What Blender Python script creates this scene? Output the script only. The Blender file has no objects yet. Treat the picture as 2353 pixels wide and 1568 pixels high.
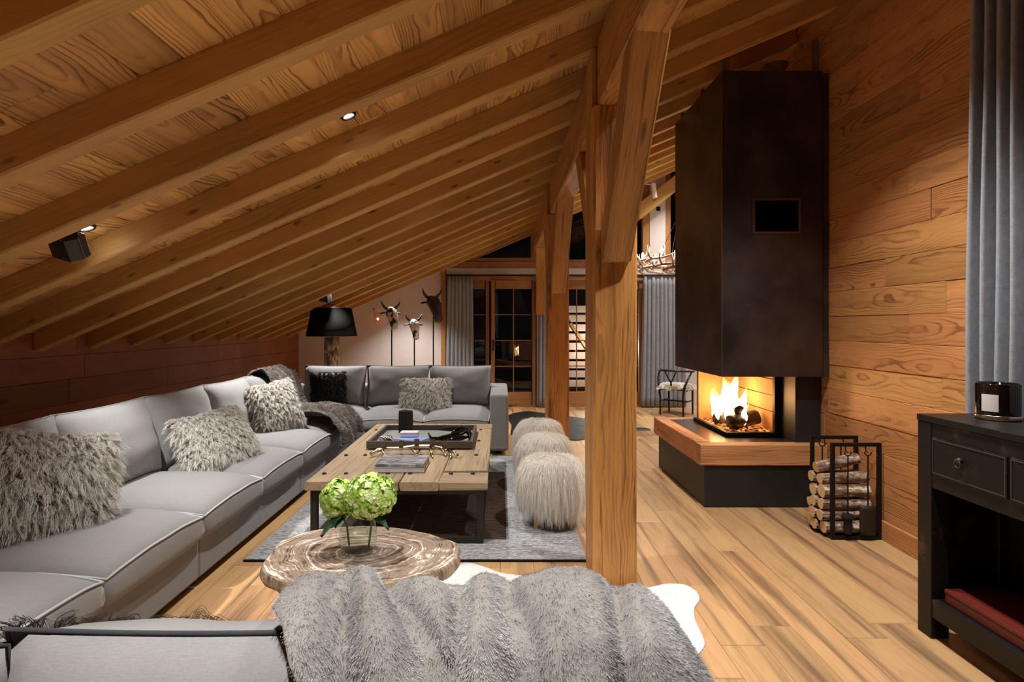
import bpy, bmesh, math, random
import numpy as np
from mathutils import Vector, Matrix, noise
from math import pi, sin, cos, radians as R
sc = bpy.context.scene
C = sc.collection
# ------------------------------------------------------------------ camera, world, exposure
cam_d = bpy.data.cameras.new('camera'); cam = bpy.data.objects.new('camera', cam_d); C.objects.link(cam)
cam.location = (0, 0, 1.45); cam.rotation_euler = (pi/2, 0, 0)
cam_d.sensor_width = 36; cam_d.lens = 1300/2353*36
cam_d.shift_x = 26.5/2353; cam_d.shift_y = -36/2353; cam_d.clip_start = 0.05
sc.camera = cam
world = bpy.data.worlds.new('night'); sc.world = world; world.use_nodes = True
world.node_tree.nodes['Background'].inputs[0].default_value = (0.05, 0.06, 0.08, 1)
world.node_tree.nodes['Background'].inputs[1].default_value = 0.01
vs = sc.view_settings
vs.view_transform = 'Standard'; vs.look = 'None'; vs.gamma = 1; vs.use_curve_mapping = False
vs.exposure = 0.80
try:
    sc.cycles.use_denoising = True
    sc.cycles.max_bounces = 10; sc.cycles.diffuse_bounces = 6
    sc.cycles.sample_clamp_indirect = 6
except Exception: pass
SPOT_W = 110          # power of one downlight
DOWNLIGHTS = [(-2.23, 3.05), (-0.82, 3.05), (-2.25, 5.27), (-0.83, 5.27), (-2.25, 7.55), (-0.83, 7.55),
              (-2.25, 0.715), (-0.45, 0.715), (1.35, 1.95), (1.45, 3.10), (1.45, 7.55), (3.2, 7.55), (3.2, 9.2), (-1.55, 9.27)]  # the one left of the cabinet is unseen, added to light the curtain

# ------------------------------------------------------------------ helpers
rng = random.Random(7)
class MB:
    def __init__(s): s.v = []; s.f = []; s.m = []
    def add(s, vs_, fs_, mi=0):
        b = len(s.v); s.v += [tuple(p) for p in vs_]; s.f += [tuple(b+i for i in f) for f in fs_]; s.m += [mi]*len(fs_); return s
    def box(s, c, d, rot=None, mi=0):
        x, y, z = d[0]/2, d[1]/2, d[2]/2
        P = [Vector(p) for p in ((-x,-y,-z),(x,-y,-z),(x,y,-z),(-x,y,-z),(-x,-y,z),(x,-y,z),(x,y,z),(-x,y,z))]
        if rot is not None: P = [rot @ p for p in P]
        return s.add([p+Vector(c) for p in P], [(3,2,1,0),(4,5,6,7),(0,1,5,4),(1,2,6,5),(2,3,7,6),(3,0,4,7)], mi)
    def bb(s, x0, x1, y0, y1, z0, z1, mi=0):
        return s.box(((x0+x1)/2,(y0+y1)/2,(z0+z1)/2),(x1-x0,y1-y0,z1-z0),None,mi)
    def tube(s, pts, r, n=8, mi=0, flat=1.0, cap=True):
        pts = [Vector(p) for p in pts]; k = len(pts)
        rs = r if isinstance(r, (list, tuple)) else [r]*k
        t0 = (pts[1]-pts[0]).normalized(); up = Vector((0,0,1)) if abs(t0.z) < .9 else Vector((1,0,0))
        a = t0.cross(up).normalized(); vs_ = []
        for i in range(k):
            t = (pts[min(i+1,k-1)]-pts[max(i-1,0)]).normalized()
            a = (a - t*a.dot(t)).normalized(); b = t.cross(a)
            for j in range(n):
                an = 2*pi*j/n; vs_.append(pts[i]+a*cos(an)*rs[i]+b*sin(an)*rs[i]*flat)
        fs_ = [(i*n+j, i*n+(j+1)%n, (i+1)*n+(j+1)%n, (i+1)*n+j) for i in range(k-1) for j in range(n)]
        s.add(vs_, fs_, mi)
        if cap:
            b = len(s.v)-len(vs_); s.f += [tuple(b+j for j in reversed(range(n))), tuple(b+(k-1)*n+j for j in range(n))]; s.m += [mi, mi]
        return s
    def lathe(s, prof, c=(0,0,0), n=24, mi=0, close=False):
        k = len(prof); vs_ = [(c[0]+r*cos(2*pi*j/n), c[1]+r*sin(2*pi*j/n), c[2]+z) for r, z in prof for j in range(n)]
        fs_ = [(i*n+j, i*n+(j+1)%n, (i+1)*n+(j+1)%n, (i+1)*n+j) for i in range(k-1) for j in range(n)]
        if close: fs_ += [((k-1)*n+j, (k-1)*n+(j+1)%n, (j+1)%n, j) for j in range(n)]
        else:
            if prof[0][0] > 1e-5: fs_.append(tuple(reversed(range(n))))
            if prof[-1][0] > 1e-5: fs_.append(tuple((k-1)*n+j for j in range(n)))
        return s.add(vs_, fs_, mi)
    def prism(s, poly, a0, a1, ax='z', mi=0):
        def T(p, a): return {'z': (p[0],p[1],a), 'y': (p[0],a,p[1]), 'x': (a,p[0],p[1])}[ax]
        n = len(poly); vs_ = [T(p,a0) for p in poly]+[T(p,a1) for p in poly]
        fs_ = [tuple(reversed(range(n))), tuple(range(n,2*n))]+[(i,(i+1)%n,n+(i+1)%n,n+i) for i in range(n)]
        return s.add(vs_, fs_, mi)
    def grid(s, fn, nu, nv, cu=False, cv=False, mi=0):
        U = nu if cu else nu+1; V = nv if cv else nv+1
        vs_ = [fn(i/nu, j/nv) for i in range(U) for j in range(V)]
        fs_ = [(i*V+j, ((i+1)%U)*V+j, ((i+1)%U)*V+(j+1)%V, i*V+(j+1)%V) for i in range(nu) for j in range(nv)]
        return s.add(vs_, fs_, mi)
WL = {}
def tag(o, label=None, cat=None, group=None, kind=None):
    if label: o['label'] = label
    if cat: o['category'] = cat
    if group: o['group'] = group
    if kind: o['kind'] = kind
    return o
def fixnormals(me, weld=False):
    bm = bmesh.new(); bm.from_mesh(me)
    if weld: bmesh.ops.remove_doubles(bm, verts=bm.verts, dist=2e-4)
    bmesh.ops.recalc_face_normals(bm, faces=bm.faces)
    if weld and bm.calc_volume(signed=True) < 0: bmesh.ops.reverse_faces(bm, faces=bm.faces)
    bm.to_mesh(me); bm.free()
def mesh_of(name, mb, mats, smooth=False, fix=True, weld=False):
    me = bpy.data.meshes.new(name); me.from_pydata([tuple(p) for p in mb.v], [], mb.f)
    for m in (mats if isinstance(mats, (list, tuple)) else [mats]): me.materials.append(m)
    if any(mb.m): me.polygons.foreach_set('material_index', mb.m)
    if fix: fixnormals(me, weld)
    if smooth: me.polygons.foreach_set('use_smooth', [True]*len(me.polygons))
    return me
def bevel(o, w, seg=2):
    m = o.modifiers.new('bevel', 'BEVEL'); m.width = w; m.segments = seg; m.limit_method = 'ANGLE'; m.angle_limit = R(40)
def link(name, me, M, parent=None, bev=0, **tags):
    o = bpy.data.objects.new(name, me); C.objects.link(o)
    WL[o] = M.copy()
    if parent is not None: o.parent = parent; o.matrix_basis = WL[parent].inverted() @ M
    else: o.matrix_basis = M
    if bev: bevel(o, bev)
    return tag(o, **tags)
def put(name, mb, mat, parent=None, smooth=False, bev=0, fix=True, weld=False, **tags):
    """world-space mesh; the object's origin goes to its centre"""
    a = np.array(mb.v); c = (a.min(0)+a.max(0))/2
    mb.v = [tuple(p) for p in a-c]
    return link(name, mesh_of(name, mb, mat, smooth, fix, weld), Matrix.Translation(c), parent, bev, **tags)
def place(name, mb, mat, M, parent=None, smooth=False, bev=0, weld=False, **tags):
    return link(name, mesh_of(name, mb, mat, smooth, True, weld), M, parent, bev, **tags)
def thing(name, label, cat, loc=(0,0,0), rz=0, group=None):
    o = bpy.data.objects.new(name, None); C.objects.link(o); o.empty_display_size = .1
    M = Matrix.Translation(loc) @ Matrix.Rotation(rz, 4, 'Z'); o.matrix_basis = M; WL[o] = M
    return tag(o, label, cat, group)
def copy_tree(o, parent=None):
    c = o.copy(); C.objects.link(c)
    if parent is not None: c.parent = parent
    for ch in list(o.children): copy_tree(ch, c)
    return c
def frame_M(p0, p1, up=(0,0,1)):
    p0, p1 = Vector(p0), Vector(p1); x = (p1-p0).normalized(); u = Vector(up)
    y = u.cross(x).normalized(); z = x.cross(y)
    return Matrix(((x.x,y.x,z.x,(p0.x+p1.x)/2),(x.y,y.y,z.y,(p0.y+p1.y)/2),(x.z,y.z,z.z,(p0.z+p1.z)/2),(0,0,0,1))), (p1-p0).length
def timber(name, p0, p1, w, h, mat, parent=None, up=(0,0,1), seed=0, amp=.006, ch=.012, seg=None, endcut=None, **tags):
    """hewn timber: local X along its length, slightly uneven chamfered section"""
    M, L = frame_M(p0, p1, up); mb = MB(); seg = seg or max(2, int(L/.35)); rr = random.Random(seed)
    sec = [(-w/2+ch,-h/2),(w/2-ch,-h/2),(w/2,-h/2+ch),(w/2,h/2-ch),(w/2-ch,h/2),(-w/2+ch,h/2),(-w/2,h/2-ch),(-w/2,-h/2+ch)]
    vs_ = []
    for i in range(seg+1):
        x = -L/2+L*i/seg
        for k,(a,b) in enumerate(sec):
            n = noise.noise((x*1.3+seed*7.1, a*9+seed, b*9)); n2 = noise.noise((x*1.1, a*9, b*9+seed*3.3))
            xx = x
            if endcut and i == 0: xx = x + endcut[0]*b
            if endcut and i == seg: xx = x + endcut[1]*b
            vs_.append((xx, a+n*amp, b+n2*amp))
    fs_ = [(i*8+j, i*8+(j+1)%8, (i+1)*8+(j+1)%8, (i+1)*8+j) for i in range(seg) for j in range(8)]
    fs_ += [tuple(reversed(range(8))), tuple(seg*8+j for j in range(8))]
    mb.add(vs_, fs_)
    return place(name, mb, mat, M, parent, **tags)

# ------------------------------------------------------------------ materials
def srgb(r, g, b):
    f = lambda c: ((c/255+.055)/1.055)**2.4 if c > 10 else c/255/12.92
    return (f(r), f(g), f(b), 1)
class NT:
    def __init__(s, name):
        s.mat = bpy.data.materials.new(name); s.mat.use_nodes = True; s.t = s.mat.node_tree
        s.b = s.t.nodes['Principled BSDF']; s.out = s.t.nodes['Material Output']
    def n(s, typ, **kw):
        nd = s.t.nodes.new('ShaderNode'+typ)
        for k, v in kw.items(): setattr(nd, k, v)
        return nd
    def l(s, a, b): s.t.links.new(a, b)
    def val(s, x, inp):
        if hasattr(x, 'links'): s.l(x, inp)
        else: inp.default_value = x
    def math(s, op, a, b=0.0, c=None):
        m = s.n('Math', operation=op); s.val(a, m.inputs[0]); s.val(b, m.inputs[1])
        if c is not None: s.val(c, m.inputs[2])
        return m.outputs[0]
    def vm(s, op, a, b=(0,0,0)):
        m = s.n('VectorMath', operation=op); s.val(a, m.inputs[0]); s.val(b, m.inputs[1]); return m.outputs[0]
    def noise(s, vec, scale, detail=3, rough=.55, dist=0):
        m = s.n('TexNoise'); s.val(vec, m.inputs['Vector']); m.inputs['Scale'].default_value = scale
        m.inputs['Detail'].default_value = detail; m.inputs['Roughness'].default_value = rough; m.inputs['Distortion'].default_value = dist
        return m
    def ramp(s, fac, stops, interp='LINEAR'):
        m = s.n('ValToRGB'); m.color_ramp.interpolation = interp; e = m.color_ramp.elements
        while len(e) < len(stops): e.new(.5)
        for el, (p, c) in zip(e, stops): el.position = p; el.color = c if len(c) == 4 else (*c, 1)
        s.val(fac, m.inputs[0]); return m.outputs[0]
    def mix(s, fac, a, b, mode='MIX'):
        m = s.n('Mix', data_type='RGBA', blend_type=mode); s.val(fac, m.inputs[0]); s.val(a, m.inputs[6]); s.val(b, m.inputs[7]); return m.outputs[2]
    def bump(s, h, strength=.3, dist=.01):
        m = s.n('Bump'); m.inputs['Strength'].default_value = strength; m.inputs['Distance'].default_value = dist
        s.l(h, m.inputs['Height']); s.l(m.outputs[0], s.b.inputs['Normal'])
    def set(s, **kw):
        for k, v in kw.items(): s.val(v, s.b.inputs[k.replace('_', ' ')])
        return s
G = lambda v: (v, v, v, 1)
def wood(name, light, dark, ringscale=26, ringamt=.7, fiber=.5, rough=.55, spec=.3, var=.35, stain=None, stainamt=0, axis=0.10, bump=.25, knots=True, warp=.24, crack=0, many=False):
    """sawn timber: grain along local X"""
    w = NT(name)
    tc = w.n('TexCoord'); oi = w.n('ObjectInfo')
    wn = w.n('TexWhiteNoise', noise_dimensions='1D'); w.l(oi.outputs['Random'], wn.inputs['W'])
    off = w.vm('ADD', w.vm('MULTIPLY', w.vm('SUBTRACT', wn.outputs['Color'], (.5,.5,.5)), (60, .13, .06)), (0, 0, .085))
    p = w.vm('ADD', tc.outputs['Object'], off)
    n1 = w.noise(w.vm('MULTIPLY', p, (.8, 2.4, 2.4)), 1.5, 1.5, .5)
    n2 = w.noise(w.vm('MULTIPLY', p, (3.2, 9, 9)), 1.5, 2, .5)
    sx = w.n('SeparateXYZ'); w.l(p, sx.inputs[0])
    rad = w.math('SQRT', w.math('ADD', w.math('MULTIPLY', sx.outputs[1], sx.outputs[1]), w.math('MULTIPLY', sx.outputs[2], sx.outputs[2])))
    rad = w.math('ADD', rad, w.math('ADD', w.math('MULTIPLY', w.math('SUBTRACT', n1.outputs[0], .5), warp), w.math('MULTIPLY', w.math('SUBTRACT', n2.outputs[0], .5), .018)))
    ring = w.math('FRACT', w.math('MULTIPLY', rad, ringscale*2.2))
    ringc = w.ramp(ring, [(0, G(0)), (.55, G(.10)), (.84, G(1)), (.93, G(.9)), (1, G(0))])
    msk = w.noise(w.vm('MULTIPLY', p, (.7, 4, 4)), 1.8, 2, .5)
    ringc = w.math('MULTIPLY', ringc, w.ramp(msk.outputs[0], [(.40, G(.22)), (.60, G(1))]))
    fb = w.noise(w.vm('MULTIPLY', p, (1.6, 60, 60)), 3, 4, .65)
    pa = w.noise(w.vm('MULTIPLY', p, (.6, 2.2, 2.2)), 2.2, 4, .6)
    f = w.math('MULTIPLY', ringc, ringamt)
    f = w.math('ADD', f, w.math('MULTIPLY', w.math('SUBTRACT', fb.outputs[0], .5), fiber*1.6))
    f = w.math('ADD', f, w.math('MULTIPLY', w.math('SUBTRACT', pa.outputs[0], .5), 1.1))
    col = w.ramp(w.math('ADD', w.math('MULTIPLY', f, .75), .28), [(0, light), (.5, tuple((a*.6+b*.4) for a, b in zip(light, dark))), (1, dark)])
    if knots:
        vo = w.n('TexVoronoi', feature='F1'); w.l(w.vm('MULTIPLY', p, (.9, 2.6, 2.6) if many else (.35, 1.6, 1.6)), vo.inputs['Vector']); vo.inputs['Scale'].default_value = 3.2
        kn = w.ramp(vo.outputs['Distance'], [(0, G(1)), (.07, G(.85)), (.14, G(0))] if many else [(0, G(1)), (.045, G(.8)), (.085, G(0))])
        col = w.mix(w.math('MULTIPLY', kn, .75), col, tuple(c*.45 for c in dark[:3])+(1,))
    if stain:
        st = w.noise(w.vm('MULTIPLY', p, (.38, 7, 7)), 1.6, 4, .6)
        col = w.mix(w.math('MULTIPLY', w.ramp(st.outputs[0], [(.5, G(0)), (.68, G(1))]), stainamt), col, stain)
    if crack:
        ck = w.noise(w.vm('MULTIPLY', p, (.9, 26, 26)), 1.5, 5, .65)
        ckc = w.ramp(ck.outputs[0], [(.36, G(1)), (.43, G(0))])
        col = w.mix(w.math('MULTIPLY', ckc, crack), col, tuple(c*.35 for c in dark[:3])+(1,))
    v = w.math('ADD', w.math('MULTIPLY', oi.outputs['Random'], var), 1-var*.55)
    hs = w.n('HueSaturation'); w.l(col, hs.inputs['Color']); w.l(v, hs.inputs['Value'])
    w.l(w.math('ADD', w.math('MULTIPLY', wn.outputs['Value'], .012), .494), hs.inputs['Hue'])
    w.set(Base_Color=hs.outputs[0], Roughness=rough, Specular_IOR_Level=spec)
    w.bump(w.math('SUBTRACT', w.math('MULTIPLY', fb.outputs[0], .6), w.math('MULTIPLY', ringc, .25)), bump, .004)
    return w.mat
def plain(name, col, rough=.6, metal=0, spec=.5, bscale=0, bamt=.2, var=0, vscale=6, vcol=None, emit=None, est=0, bdist=.004, **kw):
    w = NT(name); w.set(Base_Color=col, Roughness=rough, Metallic=metal, Specular_IOR_Level=spec)
    tc = w.n('TexCoord')
    if var:
        nz = w.noise(tc.outputs['Object'], vscale, 5, .6)
        w.set(Base_Color=w.mix(w.math('MULTIPLY', w.ramp(nz.outputs[0], [(.35, G(0)), (.65, G(1))]), var), col, vcol or tuple(c*.5 for c in col[:3])+(1,)))
    if bscale: w.bump(w.noise(tc.outputs['Object'], bscale, 4, .6).outputs[0], bamt, bdist)
    if emit: w.set(Emission_Color=emit, Emission_Strength=est)
    for k, v in kw.items(): w.set(**{k: v})
    return w.mat
def fabric(name, col, scale=420, amt=.35, rough=.9, mel=.25):
    w = NT(name); tc = w.n('TexCoord'); o = tc.outputs['Object']
    a = w.noise(w.vm('MULTIPLY', o, (1, .15, 1)), scale, 2); b = w.noise(w.vm('MULTIPLY', o, (.15, 1, .15)), scale, 2)
    t = w.math('MULTIPLY', w.math('ADD', a.outputs[0], b.outputs[0]), .5)
    big = w.noise(o, 7, 3)
    f = w.math('ADD', w.math('MULTIPLY', w.math('SUBTRACT', t, .5), mel*4), w.math('MULTIPLY', w.math('SUBTRACT', big.outputs[0], .5), .3))
    c = w.mix(w.math('ADD', f, .5), tuple(x*.72 for x in col[:3])+(1,), tuple(min(1, x*1.25) for x in col[:3])+(1,))
    w.set(Base_Color=c, Roughness=rough, Specular_IOR_Level=.15, Sheen_Weight=.15)
    w.bump(w.math('ADD', w.math('MULTIPLY', t, .4), w.math('MULTIPLY', big.outputs[0], 1.5)), amt, .004); return w.mat
def hairmat(name, root, tip, var=.3, patch=None, pscale=5, stretch=(1,1,1)):
    w = NT(name); hi = w.n('HairInfo'); oi = w.n('TexCoord')
    c = w.mix(hi.outputs['Intercept'], root, tip)
    c = w.mix(w.math('MULTIPLY', hi.outputs['Random'], var), c, tuple(x*.35 for x in tip[:3])+(1,))
    if patch:
        nz = w.noise(w.vm('MULTIPLY', oi.outputs['Object'], stretch), pscale, 3)
        c = w.mix(w.ramp(nz.outputs[0], [(.42, G(0)), (.62, G(1))]), c, w.mix(w.math('MULTIPLY', hi.outputs['Random'], .5), patch, tip))
    w.set(Base_Color=c, Roughness=.55, Specular_IOR_Level=.25); return w.mat
def thin_glass(name, tint=(1,1,1,1), refl=1.0, ior=1.5, rough=0.0):
    w = NT(name); tr = w.n('BsdfTransparent'); tr.inputs[0].default_value = tint
    gl = w.n('BsdfGlossy'); gl.inputs['Roughness'].default_value = rough
    fr = w.n('Fresnel'); fr.inputs[0].default_value = ior
    gm = w.n('NewGeometry')
    mx = w.n('MixShader'); w.l(w.math('MULTIPLY', w.math('MULTIPLY', fr.outputs[0], refl), w.math('SUBTRACT', 1.0, gm.outputs['Backfacing'])), mx.inputs[0]); w.l(tr.outputs[0], mx.inputs[1]); w.l(gl.outputs[0], mx.inputs[2])
    w.l(mx.outputs[0], w.out.inputs[0]); return w.mat
def emis(name, col, st):
    w = NT(name); e = w.n('Emission'); e.inputs[0].default_value = col; e.inputs[1].default_value = st; w.l(e.outputs[0], w.out.inputs[0]); return w.mat

M_ceil = wood('ceiling_boards', srgb(230,176,104), srgb(104,60,28), ringscale=34, ringamt=.8, warp=.15, var=.42, fiber=.35, stain=srgb(112,76,48), stainamt=.35)
M_raft = wood('rafter_timber', srgb(208,162,92), srgb(104,68,32), many=True, ringscale=20, ringamt=.3, fiber=.5, var=.15, warp=.1)
M_post = wood('post_timber', srgb(206,148,80), srgb(104,62,28), ringscale=34, ringamt=.55, fiber=.8, crack=.6, var=.10, rough=.5, bump=.6, stain=srgb(104,64,30), stainamt=.5, warp=.12)
M_wall = wood('wall_boards', srgb(204,146,90), srgb(104,60,32), ringscale=36, ringamt=.7, fiber=.55, warp=.13, var=.38, stain=srgb(136,92,58), stainamt=.5, rough=.42)
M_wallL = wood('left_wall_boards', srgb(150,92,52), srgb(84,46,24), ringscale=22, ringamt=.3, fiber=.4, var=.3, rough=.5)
M_floor = wood('floor_oak', srgb(202,162,116), srgb(138,100,66), ringscale=14, ringamt=.25, fiber=.45, var=.28, stain=srgb(100,76,58), stainamt=.75, rough=.40, spec=.4, bump=.10)
M_door = wood('door_timber', srgb(186,134,84), srgb(98,60,32), ringscale=26, ringamt=.5, fiber=.6, var=.25, rough=.5)
M_hearth = wood('hearth_timber', srgb(210,152,102), srgb(116,70,40), ringscale=22, ringamt=.5, fiber=.8, var=.1, rough=.6, bump=.6, stain=srgb(100,62,38), stainamt=.5, warp=.1, crack=.6)
M_table = wood('old_table_timber', srgb(172,152,124), srgb(104,86,66), ringscale=22, ringamt=.35, fiber=.8, var=.25, rough=.75, bump=.6, stain=srgb(112,98,80), stainamt=.45, warp=.1, crack=.5)
M_plaster = plain('white_plaster', srgb(214,204,200), .85, bscale=40, bamt=.15, var=.08)
M_dark = plain('dark_backing', srgb(40,28,20), .9)
M_sofa = fabric('sofa_linen', srgb(128,128,129))
M_pipe = fabric('piping_linen', srgb(168,170,172))
M_pipedark = fabric('dark_piping', srgb(52,56,60))
M_curt = fabric('curtain_wool', srgb(140,144,151), scale=160, amt=.6, mel=.5)
M_rug = None
M_black = plain('black_metal', srgb(30,29,28), .5, metal=.6, var=.3, vscale=20)
M_iron = plain('dark_iron', srgb(52,46,40), .6, metal=.5, var=.4, vscale=14)
M_steel = plain('raw_steel', srgb(86,77,75), .38, metal=.7, var=.85, vscale=2.2, vcol=srgb(44,39,39), bscale=5, bamt=.08)
M_steelb = plain('hearth_steel', srgb(42,43,44), .5, metal=.3, var=.5, vscale=4)
M_glass = thin_glass('window_glass', (.92,.95,.95,1), 1.3)
M_fglass = thin_glass('fire_glass', (1,.96,.9,1), 1.0)
M_white = plain('white_porcelain', srgb(232,230,228), .3)
M_speaker = plain('black_plastic', srgb(16,16,17), .3, spec=.6)
M_chrome = plain('polished_metal', srgb(226,218,200), .18, metal=1)

# ------------------------------------------------------------------ setting
XL, XR, YF, YB = -3.6, 2.6, 10.1, -0.9       # left wall, right wall, far wall, wall behind the camera
XE, YH = 4.6, 5.72                             # far right wall and back of the partition
SL = .43
zb = lambda x: 2.80+SL*x                      # underside of rafters
zc = lambda x: 2.94+SL*x                      # underside of ceiling boards
ang = math.atan(SL)
def structure(name, mb, mat, **k): return put(name, mb, mat, kind='structure', **k)
def cut(L0, L1, rr, lo, hi):
    a = [L0-rr.uniform(0, hi*.8)]
    while a[-1] < L1: a.append(a[-1]+rr.uniform(lo, hi))
    a = [max(L0, min(L1, q)) for q in a]; out = [(p, q) for p, q in zip(a, a[1:]) if q-p > .12]
    return out
PM = {}
def plank_mesh(L, w, t, mat):
    L = round(L, 2); key = (L, round(w, 3), t, mat.name)
    if key not in PM:
        mb = MB(); e = .003; x, y, z = L/2-.0006, w/2-.0006, t
        # top face proud with eased edges
        vs_ = [(-x,-y,0),(x,-y,0),(x,y,0),(-x,y,0),(-x,-y,z-e),(x,-y,z-e),(x,y,z-e),(-x,y,z-e),(-x+e,-y+e,z),(x-e,-y+e,z),(x-e,y-e,z),(-x+e,y-e,z)]
        fs_ = [(3,2,1,0),(8,9,10,11)]+[(i,(i+1)%4,4+(i+1)%4,4+i) for i in range(4)]+[(4+i,4+(i+1)%4,8+(i+1)%4,8+i) for i in range(4)]
        PM[key] = mesh_of('plank', mb.add(vs_, fs_), mat)
    return PM[key]
# floor: slab and planks running away from the camera
floor = structure('floor', MB().bb(XL-.2, XE+.2, YB-.2, YF+.2, -.2, -.02), M_floor)
rr = random.Random(3); x = XL
while x < XE-.01:
    w = .2; y0 = 1.2 if x < XR-.05 else YH
    for a, b in cut(y0, YF, rr, 1.5, 2.6):
        M = Matrix.Translation((x+w/2, (a+b)/2, -.02)) @ Matrix.Rotation(pi/2, 4, 'Z')
        link('plank', plank_mesh(b-a, w, .02, M_floor), M, floor)
    x += w
# ceiling boards (run with the room, over the rafters) and rafters
ceiling = structure('ceiling', MB().prism([(XL-.3, zc(XL-.3)+.03), (XE+.2, zc(XE+.2)+.03), (XE+.2, zc(XE+.2)+.2), (XL-.3, zc(XL-.3)+.2)], YB-.2, YF+.2, 'y'), M_ceil)
s = 0; rr = random.Random(11); bw = [.17, .21, .24, .19]
xx = XL-.1
while xx < XE:
    w = rr.choice(bw); xc = xx+w/2*cos(ang)
    for a, b in cut(.6, YF, rr, 1.6, 3.0):
        M = Matrix.Translation((xc, (a+b)/2, zc(xc)+.028)) @ Matrix.Rotation(-ang, 4, 'Y') @ Matrix.Rotation(pi/2, 4, 'Z') @ Matrix.Rotation(pi, 4, 'X')
        M = M @ Matrix.Translation((0, 0, rr.uniform(0, .003)))
        link('plank', plank_mesh(b-a, w, .025, M_ceil), M, ceiling)
    xx += w*cos(ang)
for k in range(-2, 15):
    y = 1.57+.57*k; x1 = XR-.02 if y < YH else XE
    x0 = XL-.05
    timber('rafter', (x0, y, zb(x0)+.07), (x1, y, zb(x1)+.07), .105, .14*cos(ang)+.01, M_raft, ceiling, seed=k+3, amp=.006, ch=.008)
# left wall
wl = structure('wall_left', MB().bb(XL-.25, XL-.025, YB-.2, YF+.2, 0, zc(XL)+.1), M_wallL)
rr = random.Random(5); z = 0
while z < 1.4:
    for a, b in cut(.8, YF, rr, 1.4, 2.8):
        M = Matrix.Translation((XL-.025, (a+b)/2, z+.1)) @ Matrix(((0,0,1,0),(1,0,0,0),(0,1,0,0),(0,0,0,1)))
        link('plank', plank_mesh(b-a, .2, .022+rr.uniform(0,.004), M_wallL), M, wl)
    z += .2
# right partition wall with horizontal boards
wr = structure('wall_right', MB().bb(XR+.025, XR+.2, YB-.2, YH, 0, zc(XR)+.1).bb(XR+.2, XE+.2, YH-.12, YH, 0, zc(XE)+.1), M_dark)
rr = random.Random(9); z = .0
while z < 4.0:
    h = .19
    for a, b in cut(1.0, YH, rr, 1.2, 2.6):
        M = Matrix.Translation((XR+.025, (a+b)/2, z+h/2)) @ Matrix(((0,0,-1,0),(1,0,0,0),(0,-1,0,0),(0,0,0,1)))
        link('plank', plank_mesh(b-a, h, .022+rr.uniform(0,.006), M_wall), M, wr)
    z += h
bbr = timber('baseboard_right', (XR-.015, 1.0, .065), (XR-.015, 4.47, .065), .022, .13, M_wall, up=(0,0,1), ch=.003, amp=.001, kind='structure')
structure('wall_right_far', MB().bb(XE, XE+.2, YH, YF+.2, 0, zc(XE)+.1), M_plaster)
structure('wall_back', MB().bb(XL-.2, XR+.2, YB-.2, YB, 0, 4.2), M_wallL)  # unseen, set close behind the camera to cut bounced light
# far wall : plaster, lintel band, gable glazing, doors
wf = structure('wall_far', MB().prism([(XL-.1, 0), (-1.06, 0), (-1.06, zc(-1.06)+.1), (XL-.1, zc(XL-.1)+.1)], YF, YF+.2, 'y'), M_plaster)
put('lintel_band', MB().bb(-.96, XE, YF-.04, YF+.16, 2.335, 2.465), M_plaster, wf)
put('end_panel', MB().bb(3.25, XE, YF, YF+.2, 0, 2.34), M_plaster, wf)
put('door_pier', MB().bb(.65, .96, YF, YF+.2, 0, 2.34), M_plaster, wf)
timber('trim_1', (-1.01, YF-.03, 0), (-1.01, YF-.03, 2.45), .08, .09, M_door, up=(0,1,0), ch=.004, amp=.002, kind='structure')
timber('trim_2', (-.96, YF+.02, 2.525), (XE, YF+.02, 2.525), .14, .115, M_door, ch=.006, amp=.004, kind='structure')
def gable_window(n, poly, frames, label=None):
    w = structure('window_%d' % n, MB().prism(poly, YF+.06, YF+.075, 'y'), M_glass)
    for (a, b, t) in frames: timber('window_frame', (a[0], YF+.04, a[1]), (b[0], YF+.04, b[1]), .12, t, M_door, w, up=(0,1,0) if abs(a[0]-b[0]) < .01 else (0,0,1), ch=.004, amp=.002, seg=3)
gable_window(1, [(-.65, 2.585), (.62, 2.585), (.62, zc(.62)), (-.65, zc(-.65)+.02)], [((-.6,2.62),(.66,2.62),.07), ((.60,2.59),(.60,zb(.6)+.1),.09), ((-.5,zb(-.5)+.09),(.62,zb(.62)+.09),.1)])
gable_window(2, [(.64, 2.585), (2.6, 2.585), (2.6, zc(2.6)), (.64, zc(.64))], [((.64,2.6),(2.6,2.6),.05), ((.74,2.59),(.74,zb(.74)+.1),.08), ((2.60,2.59),(2.60,zb(2.6)+.1),.10)])
gable_window(3, [(2.95, 2.585), (XE, 2.585), (XE, zc(XE)), (2.95, zc(2.95))], [((2.98,2.59),(2.98,zb(2.98)+.1),.08), ((3.0,2.6),(XE,2.6),.05)])
gp = put('gable_pier', MB().bb(2.66, 2.94, YF-.02, YF+.14, 2.585, zc(2.8)-.02), M_plaster, wf)
put('socket', MB().bb(2.775, 2.845, YF-.035, YF-.02, 3.49, 3.56), M_black, wf)
timber('trim_3', (2.35, YF-.22, 3.38), (3.35, YF-.22, 4.16), .16, .24, M_raft, ch=.01, kind='structure')
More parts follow.
